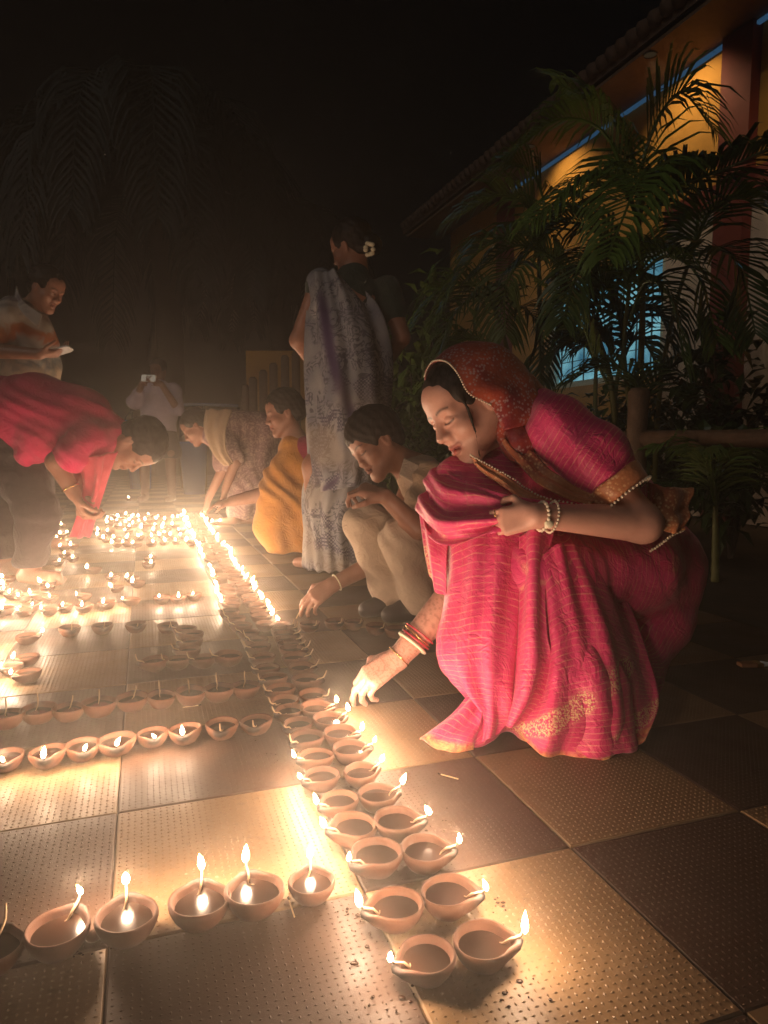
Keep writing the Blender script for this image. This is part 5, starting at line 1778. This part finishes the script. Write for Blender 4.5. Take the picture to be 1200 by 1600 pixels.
# ------------------------------------------------------------------ the standing woman seen from behind
DC = 3.42
pc = gat(520, 893, DC)
W = Person(pc, 'woman standing with her back turned, grey printed sari and a white flower in her hair')
CC = P(549, 388, DC)
RC = frame((-.80, .50, -.30), (-.15, 0, 1))
B = Soft(.02); head_prims(B, CC, RC)
HC = lambda x, y, z: CC + RC @ np.array([x, y, z])
nk = P(553, 432, DC + .01)
B.cone(HC(0, -.02, -.05), nk, .048, .055, .03)
B.chain([nk, P(552, 480, DC), P(545, 600, DC), P(540, 690, DC)], [.06, .13, .125, .13], .05)
for (sx, sy), (ex, ey, ed), (wx, wy, wd) in (((497, 452), (466, 532, DC - .02), (500, 583, DC + .22)), ((603, 452), (628, 527, DC - .02), (590, 588, DC + .2))):
    s_, e_, w_ = P(sx, sy, DC), P(ex, ey, ed), P(wx, wy, wd)
    B.cone(s_, e_, .052, .042, .03); B.cone(e_, w_, .042, .028, .015)
    hand_prims(B, w_, P(545, 590, DC + .25) - w_, (0, .3, -1), .9, 1 if sx < 550 else -1, (.4, .4, .5, .5))
for sx in (-1, 1):
    a_ = pc + np.array([sx * .08, 0, 0])
    B.chain([P(540 + sx * 15, 690, DC), a_ + (0, 0, .5), a_ + (0, 0, .06)], [.10, .06, .04], .03)
    B.cone(a_ + (0, 0, .035), a_ + (-.10, .06, .025), .035, .025, .02)
W.body(B, .011, M['skin'], CC, RC, 1.0, (), .005, .004)
W.hair(bun_hair(CC, RC, 1.05, (.01, -.105, -.03), .052), .006, 3, .003)
mb = MB()
fp = P(577, 390, DC - .10)
for k in range(9):
    a = 6.28 * k / 9
    mb.ball(fp + np.array([math.cos(a) * .018, rng.normal() * .004, math.sin(a) * .026 + (.006 if k % 2 else 0)]), (.013, .006, .011), 7, 4)
W.mesh(mb, 'hair_flower', M['flower'])
Q = Soft(.03)
Q.chain([P(553, 436, DC), P(553, 480, DC)], [.085, .128], .05); Q.cone(P(553, 480, DC), P(550, 545, DC), .128, .128, .05)
for (sx, sy), (ex, ey) in (((497, 452), (466, 532)), ((605, 452), (628, 527))):
    s_, e_ = P(sx, sy, DC), P(ex, ey, DC - .02)
    Q.cone(s_, s_ + (e_ - s_) * (.5 if sx > 550 else .05), .068, .062, .03); Q.keep(s_ + (e_ - s_) * .60 + 0, e_ - s_, .004) if False else None
Q.keep(P(550, 548, DC), (0, 0, -1), .004)
Q.ops = [o for o in Q.ops]
W.soft('blouse', Q, .010, M['green_cloth'], lambda v: .004 * wob(v, 26, 2))
K = Soft(.03)
K.cone(P(547, 560, DC), P(542, 660, DC), .150, .185, .05)
K.cone(P(542, 660, DC), P(530, 790, DC), .185, .165, .05)
K.cone(P(530, 790, DC), pc + (0, 0, .04), .165, .145, .05)
K.keep((0, 0, .012), (0, 0, -1), .003)


def florC(v):
    lo_ = np.clip((1.10 - v[:, 2]) / .15, 0, 1)
    a = np.arctan2(v[:, 1] - pc[1], v[:, 0] - pc[0])
    b_, _ = seg_dist(v, tr((500, 450, DC - .17), (518, 560, DC - .2), (545, 640, DC - .22), (560, 690, DC - .22)))
    b2_, _ = seg_dist(v, tr((490, 775, DC - .18), (535, 745, DC - .20), (590, 745, DC - .16)))
    pb_ = np.maximum(np.exp(-(b_ / .028) ** 4), np.exp(-(b2_ / .016) ** 4))
    cr = np.clip(.3 + 1.5 * wob(v, 9, 4), 0, 1) * np.clip((.95 - v[:, 2]) / .3, 0, 1) * .7
    return {'lo': lo_, 'pb': pb_, 'cr': cr}


def pleats(v):
    a = np.arctan2(v[:, 1] - pc[1], v[:, 0] - pc[0])
    low = np.clip((1.0 - v[:, 2]) / .6, 0.1, 1)
    return .007 * np.sin(a * 14 + 4 * wob(v, 5, 1)) * low + .006 * wob(v * np.array([1, 1, .6]), 18, 3)


W.soft('sari', K, .010, M['floral'], pleats, florC)
K = Soft(.03)       # the end of the sari over the left shoulder, down the back
K.chain(tr((500, 440, DC + .0), (512, 480, DC - .07), (530, 560, DC - .05)), [.066, .075, .09], .04)
K.ell(P(550, 480, DC + .12), (.16, .12, .2), None, .02, 's')
W.soft('sari_end', K, .010, M['floral'], lambda v: .004 * wob(v, 22, 1), florC)
o = sheet('sari_end', [tr((486, 438, DC - .03), (500, 424, DC - .09), (522, 424, DC - .10), (540, 436, DC - .08)), tr((478, 500, DC - .06), (508, 490, DC - .17), (548, 478, DC - .18), (590, 480, DC - .12)),
                       tr((476, 570, DC - .08), (520, 565, DC - .19), (565, 555, DC - .20), (612, 545, DC - .12)), tr((480, 640, DC - .10), (525, 645, DC - .215), (572, 635, DC - .22), (614, 615, DC - .13)),
                       tr((486, 715, DC - .12), (530, 720, DC - .225), (572, 708, DC - .225), (606, 690, DC - .15)), tr((492, 770, DC - .12), (530, 764, DC - .215), (570, 756, DC - .21), (600, 745, DC - .14))],
          M['floral'], None, 46, 60, .008, lambda U, V: .011 * np.sin(U * 17 - 5 * V + 1.2 * np.sin(3 * V)) * (1.1 - .5 * V) + .005 * np.sin(U * 37 + 4 * V))
v = np.zeros(len(o.data.vertices) * 3); o.data.vertices.foreach_get('co', v)
for k, a in florC(v.reshape(-1, 3)).items():
    o.data.attributes.new(k, 'FLOAT', 'POINT').data.foreach_set('value', a.astype(np.float32))
W.put(o)

# ------------------------------------------------------------------ the woman in the marigold sari
DD = 4.0
pd = gat(450, 860, DD)
D_ = Person(pd, 'woman in a marigold yellow sari squatting and stretching an arm to the far lamps')
CD = P(443, 646, DD)
RD = frame((-.86, -.36, -.28), (-.25, 0, 1))
B = Soft(.02); head_prims(B, CD, RD)
HD = lambda x, y, z: CD + RD @ np.array([x, y, z])
nk = P(462, 690, DD + .02)
B.cone(HD(0, -.02, -.05), nk, .045, .055, .03); B.chain([nk, P(475, 740, DD + .05), P(485, 800, DD + .08)], [.06, .10, .11], .05)
s1, e1, w1 = P(448, 725, DD - .06), P(415, 772, DD - .10), P(362, 783, DD - .06)
B.cone(s1, e1, .052, .044, .03); B.cone(e1, w1, .046, .030, .015)
hand_prims(B, w1, P(335, 787, DD - .05) - w1, (0, .2, -1), .95, 1, (.4, .4, .45, .5), .4)
D_.body(B, .012, M['skin'], CD, RD, 1.0, (), .006, .0045)
D_.hair(bun_hair(CD, RD, 1.1, (0, -.10, .0), .05), .007, 4, .003)
K = Soft(.04)
K.chain(tr((458, 702, DD), (468, 740, DD + .03), (482, 800, DD + .06)), [.085, .135, .16], .06)
K.cone(s1, s1 + (e1 - s1) * .5, .075, .080, .04)
K.chain(tr((478, 810, DD + .06), (435, 778, DD - .08), (425, 830, DD - .08)), [.16, .105, .09], .05)
K.cone(P(425, 780, DD - .06), P(412, 805, DD - .06), .075, .045, .03)
K.cone(P(432, 820, DD - .08), gat(440, 858, DD - .10) + (0, 0, .03), .10, .085, .05)
K.cone(P(480, 820, DD), gat(478, 858, DD - .02) + (0, 0, .05), .16, .13, .05)
K.keep((0, 0, .006), (0, 0, -1), .003)
D_.soft('sari', K, .011, M['yellow'], lambda v: .006 * np.sin((v @ np.array([.9, .2, .45])) * 60 + 6 * wob(v, 6, 2)) * (1 + wob(v, 9, 6)) + .006 * wob(v, 20, 3))
K = Soft(.03); K.chain(tr((478, 700, DD - .02), (484, 740, DD - .02)), [.07, .09], .04)
D_.soft('blouse', K, .011, M['maroon_cloth'])

# ------------------------------------------------------------------ the bending woman in printed clothes
DE = 5.2
pe = gat(385, 800, DE + .1)
E_ = Person(pe, 'woman bending low in rose beige printed clothes with a cream stole, behind the marigold sari')
CE = P(306, 668, DE)
RE = frame((-.74, -.22, -.62), (-.66, .05, .72))
B = Soft(.02); head_prims(B, CE, RE)
HE = lambda x, y, z: CE + RE @ np.array([x, y, z])
nk = P(332, 684, DE)
B.cone(HE(0, -.02, -.05), nk, .046, .055, .03); B.chain([nk, P(365, 672, DE + .03), P(410, 672, DE + .08)], [.06, .11, .12], .05)
hE = []
for (ex, ey, ed), (wx, wy, wd) in (((350, 730, DE - .1), (326, 778, DE - .05)), ((368, 722, DE - .22), (352, 765, DE - .18))):
    s_, e_, w_ = P(350, 692, DE - .08), P(ex, ey, ed), P(wx, wy, wd)
    B.cone(s_, e_, .048, .040, .03); B.cone(e_, w_, .040, .028, .015)
    hand_prims(B, w_, np.array([-.25, -.1, -1.]), (-.6, .2, 0), .9, 1, (.3, .3, .35, .4))
for sx in (-1, 1):
    a_ = pe + LV * .09 * sx
    B.chain([P(410, 690, DE + .08) + LV * .08 * sx, a_ + (0, 0, .45), a_ + (0, 0, .06)], [.10, .065, .045], .03)
    B.cone(a_ + (0, 0, .03), a_ + (-.14, -.02, .02), .032, .025, .02)
E_.body(B, .013, M['skin'], CE, RE, 1.0, (), .007, .005)
E_.hair(bun_hair(CE, RE, 1.08, (0, -.10, .02), .05), .008, 5, .003)
K = Soft(.04)
K.chain(tr((334, 680, DE), (365, 673, DE + .03), (408, 676, DE + .08)), [.09, .145, .155], .06)
K.cone(P(350, 690, DE - .08), P(350, 722, DE - .12), .085, .075, .04); K.cone(P(352, 690, DE - .12), P(366, 715, DE - .2), .085, .075, .04)
K.cone(P(405, 685, DE + .06), P(388, 760, DE + .0), .165, .155, .05); K.cone(P(388, 760, DE), pe + (0, 0, .12), .155, .15, .05)
K.keep((0, 0, .05), (0, 0, -1), .003)
E_.soft('dress', K, .013, M['paisley'], lambda v: .006 * np.sin((v @ np.array([1, .2, .25])) * 60 + 6 * wob(v, 5, 2)) * (1 + wob(v, 9, 6)) + .007 * wob(v, 16, 3))
E_.put(sheet('stole', [tr((322, 640, DE - .12), (338, 640, DE - .16), (362, 640, DE - .16)), tr((318, 668, DE - .18), (332, 672, DE - .22), (352, 668, DE - .24)),
                       tr((328, 700, DE - .20), (342, 708, DE - .25), (352, 700, DE - .27)), tr((350, 724, DE - .22), (358, 728, DE - .27), (364, 722, DE - .28))], M['cream'], None, 18, 22, .012, lambda U, V: .012 * np.sin(U * 14 + 2 * V)))
mb = MB()

# ------------------------------------------------------------------ the man filming far back
DF = 7.4
pf = gat(248, 782, DF)
F_ = Person(pf, 'man in a lavender shirt and black shorts standing far back, filming with a raised phone')
CFm = P(247, 580, DF)
RF = frame((-.1, -.95, -.25), (0, -.2, 1))
B = Soft(.03); head_prims(B, CFm, RF, 1.0, 1.0, False)
B.cone(P(247, 588, DF), P(248, 602, DF), .05, .06, .03); B.chain(tr((248, 606, DF), (250, 640, DF), (250, 672, DF)), [.09, .13, .12], .05)
phF = P(232, 591, DF - .38)
for (sx, sy), (ex, ey, ed), (wx, wy, wd) in (((228, 610), (210, 628, DF - .10), (222, 600, DF - .33)), ((270, 610), (278, 640, DF - .12), (252, 600, DF - .34))):
    s_, e_, w_ = P(sx, sy, DF), P(ex, ey, ed), P(wx, wy, wd)
    B.cone(s_, e_, .052, .042, .03); B.cone(e_, w_, .042, .03, .02)
    hand_prims(B, w_, phF - w_, (0, -1, 0.2), .95, 1 if sx < 250 else -1, (.3, .3, .4, .5))
for sx in (-1, 1):
    a_ = pf + np.array([sx * .14, 0, 0])
    B.chain([P(250 + sx * 11, 680, DF), a_ + (0, 0, .48), a_ + (0, 0, .07)], [.085, .06, .042], .03)
    B.cone(a_ + (0, 0, .035), a_ + (0, -.16, .025), .038, .03, .02)
F_.body(B, .016, M['skin_dark'], CFm, RF, 1.0, (), .01, .007, None, False, .4)
F_.hair(short_hair(CFm, RF, 1.0, 1.06), .010, 6, .003)
K = Soft(.04); K.chain(tr((248, 605, DF), (249, 640, DF), (250, 672, DF)), [.105, .175, .175], .06)
for (sx, sy), (ex, ey, ed) in (((228, 610), (210, 628, DF - .10)), ((270, 610), (278, 640, DF - .12))):
    s_, e_ = P(sx, sy, DF), P(ex, ey, ed); K.cone(s_, e_, .085, .07, .04)
K.cone(P(210, 628, DF - .10), P(217, 612, DF - .22), .07, .055, .04)
K.keep(P(250, 674, DF), (0, 0, -1), .004)
F_.soft('shirt', K, .013, M['lavender'], lambda v: .009 * wob(v, 16, 3))
K = Soft(.04)
for sx in (-1, 1): K.cone(P(250 + sx * 9, 680, DF), P(250 + sx * 17, 712, DF), .12, .11, .04)
K.keep(P(250, 716, DF), (0, 0, -1), .004); K.keep(P(250, 673, DF), (0, 0, 1), .004)
F_.soft('shorts', K, .013, M['blackcloth'], lambda v: .007 * wob(v, 16, 4))


def phone(c, right, up, label, m_face, torch=False):
    o = empty('phone', (0, 0, 0))
    c = np.asarray(c); r, u = nrm(right), nrm(up); n_ = np.cross(r, u)
    mb = MB()
    for (a, b, z, lst) in ((.075, .037, .0042, 0),):
        ring = []
        for k in range(16):
            w = 2 * math.pi * (k + .5) / 16
            q_ = lambda x, l: math.copysign(min(abs(x) * 1.25, 1.0), x) * l
            ring.append(c + r * q_(math.cos(w), a) + u * q_(math.sin(w), b))
        V = [p - n_ * z for p in ring] + [p + n_ * z for p in ring]
        mb.add(V, [tuple(range(16))[::-1], tuple(range(16, 32))] + [(k, (k + 1) % 16, 16 + (k + 1) % 16, 16 + k) for k in range(16)])
    mb.build('case', M['phone'], o)
    mb = MB(); V = [c + r * x * .069 + u * y * .033 + n_ * .0048 for x, y in ((-1, -1), (1, -1), (1, 1), (-1, 1))]; mb.add(V, [(0, 1, 2, 3)]); mb.build('screen', m_face, o)
    if torch:
        mb = MB(); mb.ball(c + r * .056 + u * .022 - n_ * .004, (.008, .003, .008), 8, 5); mb.build('camera_lens', M['torch'], o)
    tag(o, label, 'phone'); return o


phone(phF, (1, 0, -.05), (0.05, .25, 1), 'pale phone held level in the filming man raised hands', M['screen'], True)

# ------------------------------------------------------------------ the person bending in magenta at the left
DG = 3.1
pg = gat(70, 905, DG)
Gp = Person(pg, 'person in a magenta shirt bending double over the lamps at the left, hands held low')
CG = P(213, 696, DG)
RG = frame((.12, -.22, -.96), (.96, .05, .12))
B = Soft(.02); head_prims(B, CG, RG, 1.0, 1.0, False)
HG = lambda x, y, z: CG + RG @ np.array([x, y, z])
nk = P(172, 690, DG)
B.cone(HG(0, -.02, -.05), nk, .05, .06, .03)
B.chain([nk, P(120, 670, DG + .02), P(10, 650, DG + .08)], [.06, .115, .13], .06)
hands_ = []
for s_, e_, w_, hd in ((P(120, 700, DG - .14), P(88, 722, DG - .20), P(116, 772, DG - .18), P(128, 797, DG - .16)), (P(140, 700, DG + .12), P(120, 740, DG + .08), P(126, 776, DG - .05), P(124, 800, DG - .12))):
    B.cone(s_, e_, .050, .042, .03); B.cone(e_, w_, .042, .029, .015)
    hand_prims(B, w_, hd - w_, (.6, .3, -.1), 1.0, 1, (.8, .8, .85, .9), .5)
for an, kn, hp in ((pg + np.array([-.06, 0, 0]), P(62, 800, DG - .05), P(10, 690, DG + .0)), (gat(5, 880, DG + .2), P(10, 800, DG + .2), P(-10, 690, DG + .2))):
    B.chain([hp, kn, an + (0, 0, .07)], [.10, .068, .045], .03)
    B.cone(an + (-.03, 0, .03), an + (.13, -.06, .028), .034, .036, .02)
    for k in range(5):
        B.cone(an + (.13, -.085 + .022 * k, .02), an + (.165 - .006 * abs(k - 1), -.098 + .024 * k, .014), .0125 if k else .016, .010, .006)
fb = pg + np.array([.04, -.04, .03])
Gp.body(B, .010, M['skin'], CG, RG, 1.0, (P(125, 788, DG - .13), fb), .0042, .0035, None, False, .4)
Gp.hair(short_hair(CG, RG, 1.02, 1.08), .0055, 7, .0025)
K = Soft(.04)
K.chain(tr((168, 684, DG), (120, 668, DG + .02), (60, 655, DG + .05), (-20, 652, DG + .10)), [.10, .165, .185, .19], .07)
K.cone(P(140, 690, DG - .10), P(112, 712, DG - .18), .095, .075, .04)
K.cone(P(60, 690, DG - .08), P(40, 715, DG - .08), .09, .045, .04)
Gp.soft('shirt', K, .009, M['magenta'], lambda v: .0032 * np.sin((v @ np.array([.75, .2, 1.0])) * 75 + 8 * wob(v, 5, 2)) * (1 + wob(v, 8, 6)) + .006 * wob(v * np.array([.6, 1, 1.5]), 16, 3))
K = Soft(.04)
for an, kn, hp in ((pg + np.array([-.06, 0, 0]), P(60, 800, DG - .05), P(10, 690, DG + .02)), (gat(5, 880, DG + .2), P(8, 800, DG + .2), P(-10, 690, DG + .2))):
    K.cone(hp, kn, .13, .088, .05); K.cone(kn, an + (0, 0, .10), .088, .072, .04)
K.keep((0, 0, .075), (0, 0, -1), .003)
Gp.soft('trousers', K, .010, M['jeans'], lambda v: .006 * wob(v * np.array([1, 1, .5]), 24, 3) + .004 * np.sin(v[:, 2] * 70 + 3 * wob(v, 8, 1)))
Gp.put(sheet('scarf', [tr((120, 715, DG - .16), (150, 712, DG - .19), (184, 705, DG - .12)), tr((128, 755, DG - .12), (150, 758, DG - .16), (168, 742, DG - .12)),
                       tr((122, 800, DG - .05), (138, 800, DG - .09), (154, 790, DG - .06)), tr((110, 838, DG), (126, 840, DG - .04), (144, 836, DG - .02))], M['pinkscarf'], None, 22, 26, .008, lambda U, V: .011 * np.sin(U * 19 + 2 * V)))
ring_at(P(116, 772, DG - .18) - nrm(P(116, 772, DG - .18) - P(88, 722, DG - .20)) * .03, P(116, 772, DG - .18) - P(88, 722, DG - .20), .034, .004, M['gold'], 'wrist_watch', Gp)

# ------------------------------------------------------------------ the man standing behind with a phone
DH = 4.1
ph_ = gat(30, 860, DH)
H_ = Person(ph_, 'man in a printed shirt standing at the left edge and looking down at a phone')
CH = P(72, 452, DH)
RH = frame((.84, -.30, -.45), (.42, -.05, .90))
B = Soft(.02); head_prims(B, CH, RH, 1.02, 1.0, False)
HH = lambda x, y, z: CH + RH @ np.array([x, y, z])
nk = P(42, 492, DH)
B.cone(HH(0, -.02, -.05), nk, .052, .06, .03); B.chain([nk, P(38, 530, DH), P(35, 600, DH), P(32, 680, DH)], [.07, .13, .12, .12], .05)
s_, e_, w_ = P(5, 500, DH - .16), P(-12, 548, DH - .2), P(62, 553, DH - .24)
B.cone(s_, e_, .055, .045, .03); B.cone(e_, w_, .045, .030, .015)
tH, _ = hand_prims(B, w_, P(92, 552, DH - .22) - w_, (.1, .3, .95), 1.0, 1, (.45, .5, .55, .6), .4)
for sx in (-1, 1):
    a_ = ph_ + np.array([sx * .10, .06 * sx, 0])
    B.chain([P(32, 690, DH) + np.array([sx * .08, 0, 0]), a_ + (0, 0, .48), a_ + (0, 0, .07)], [.10, .065, .045], .03); B.cone(a_ + (0, 0, .035), a_ + (.15, -.06, .025), .038, .03, .02)
H_.body(B, .011, M['skin'], CH, RH, 1.02, (P(84, 553, DH - .23),), .0045, .004, None, False, .5)
H_.hair(short_hair(CH, RH, 1.02, 1.06), .006, 8, .003)
K = Soft(.04); K.chain(tr((40, 494, DH), (38, 530, DH), (40, 570, DH), (38, 640, DH)), [.10, .17, .175, .18], .06)
K.cone(P(20, 492, DH - .10), s_, .10, .085, .05); K.cone(s_, s_ + (e_ - s_) * .8, .085, .075, .04)
K.keep(P(35, 655, DH), (0, 0, -1), .004)
H_.soft('shirt', K, .010, M['shirt_print'], lambda v: .008 * wob(v, 18, 3) + .005 * np.sin((v @ np.array([.8, .2, .5])) * 60 + 3 * wob(v, 7, 1)))
H_.put(sheet('collar', [tr((26, 447, DH - .10), (36, 470, DH - .16), (66, 492, DH - .16)), tr((22, 468, DH - .14), (38, 492, DH - .185), (60, 512, DH - .18))], M['shirt_print'], None, 16, 8, .006))
K = Soft(.04)
for sx in (-1, 1):
    a_ = ph_ + np.array([sx * .10, .06 * sx, 0]); K.cone(P(32, 670, DH) + np.array([sx * .08, 0, 0]), a_ + (0, 0, .5), .125, .09, .04); K.cone(a_ + (0, 0, .5), a_ + (0, 0, .07), .09, .075, .04)
K.keep((0, 0, .05), (0, 0, -1), .003)
H_.soft('trousers', K, .012, M['jeans'], lambda v: .006 * wob(v, 20, 3))
phone(P(92, 549, DH - .22), (1, -.15, .25), (.1, .9, -.25), 'flat phone held in the printed shirt man hand', M['screen'])

# ------------------------------------------------------------------ small things on the floor
p = ground(1172, 1043)
br = empty('paint_brush', (p[0], p[1], 0.0))
br.rotation_euler = (0, 0, 0.05)
tag(br, 'flat paint brush with brown bristles lying on the dark floor at the right edge', 'brush')
mb = MB()
for k in range(7):
    x = -0.030 + 0.010 * 0
    y = -0.012 + k * 0.004
    mb.box((-0.030, y, 0.004), (0.012, y + 0.0035, 0.013 + 0.001 * (k % 2)))
mb.build('bristles', M['bristle'], br)
mb = MB(); mb.box((0.0125, -0.015, 0.003), (0.030, 0.018, 0.015)); mb.build('ferrule', M['gold'], br)
mb = MB(); mb.tube([(0.030, 0, 0.009), (0.05, 0, 0.009), (0.10, 0.0, 0.009), (0.14, 0, 0.009)], [0.009, 0.006, 0.008, 0.005], 8); mb.build('handle', M['phone'], br, True)
p = ground(146, 1470)
mb = MB(); mb.ball((p[0], p[1], 0.007), (0.011, 0.009, 0.0075), 9, 6); mb.ball((p[0] - .012, p[1] + .002, 0.005), (0.006, 0.007, 0.0055), 7, 5)
tag(mb.build('clay_lump', M['clay'], None, True), 'small lump of clay on the floor between two lamps of the nearest short row', 'clay lump')
p = ground(576, 1083)
mb = MB(); mb.ball((p[0], p[1], 0.0075), (0.0085, 0.008, 0.0075), 9, 6)
tag(mb.build('pebble', M['clay'], None, True), 'small round pebble on the floor under the hand of the rose sari woman', 'pebble')
# lamp held by the woman in marigold
p = P(331, 790, 3.95)
lit = diya((p[0], p[1], 0), 2.4, 1, 'lit clay lamp held over the far rows by the hand of the marigold sari woman', 'held lamp')
if lit: lit.location = (p[0], p[1], p[2] - 0.01)

# ------------------------------------------------------------------ smoke of the lamps hanging in the air
hz = MB(); hz.box((-34, -34, -1.3), (34, 34, 9.5))
hm_ = bpy.data.materials.new('lamp_smoke'); hm_.use_nodes = True
t = hm_.node_tree; t.nodes.remove(t.nodes["Principled BSDF"])
pv = t.nodes.new("ShaderNodeVolumePrincipled")
pv.inputs["Color"].default_value = (0.92, 0.84, 0.76, 1)
pv.inputs["Density"].default_value = HAZE
pv.inputs["Anisotropy"].default_value = 0.86
t.links.new(pv.outputs[0], t.nodes["Material Output"].inputs["Volume"])
tag(hz.build('haze', hm_), kind='stuff')

# drops of spilt oil round the near lamps
od = MB()
for (px, py, n_) in ((545, 1240, 14), (540, 1275, 8), (690, 1290, 9), (785, 1420, 12), (765, 1450, 6), (560, 1440, 10), (500, 1230, 8), (590, 1470, 6), (145, 1480, 8), (620, 1560, 10), (820, 1560, 8), (430, 1180, 8)):
    for k in range(n_):
        q = ground(px + rng.normal() * 22, py + rng.normal() * 14)
        r_ = abs(rng.normal()) * .0011 + .0008
        od.ball((q[0], q[1], 0.0012), (r_ * rng.uniform(.8, 1.5), r_, .0009), 8, 4)
o = od.build('oil_drops', M['oil'], None, True)
tag(o, kind='stuff')
for i_, (px, py, a) in enumerate(((300, 1105, .4), (455, 1420, 1.9), (700, 1215, 2.6))):
    q = ground(px, py); d_ = np.array([math.cos(a), math.sin(a), 0]) * .021
    mb = MB(); mb.tube([q - d_ + (0, 0, .0028), q + d_ * .7 + (0, 0, .0026)], .0011, 4)
    o = mb.build('match_stick', M['match']); 
    mb = MB(); mb.tube([q + d_ * .7 + (0, 0, .0026), q + d_ + (0, 0, .003)], [.0013, .0016], 5); mb.build('burnt_head', M['char'], o)
    tag(o, ('spent match on the floor between the two left hand rows', 'spent match on the floor right of the nearest short row', 'spent match on the dark tile right of the double row')[i_], 'match', 'spent matches')
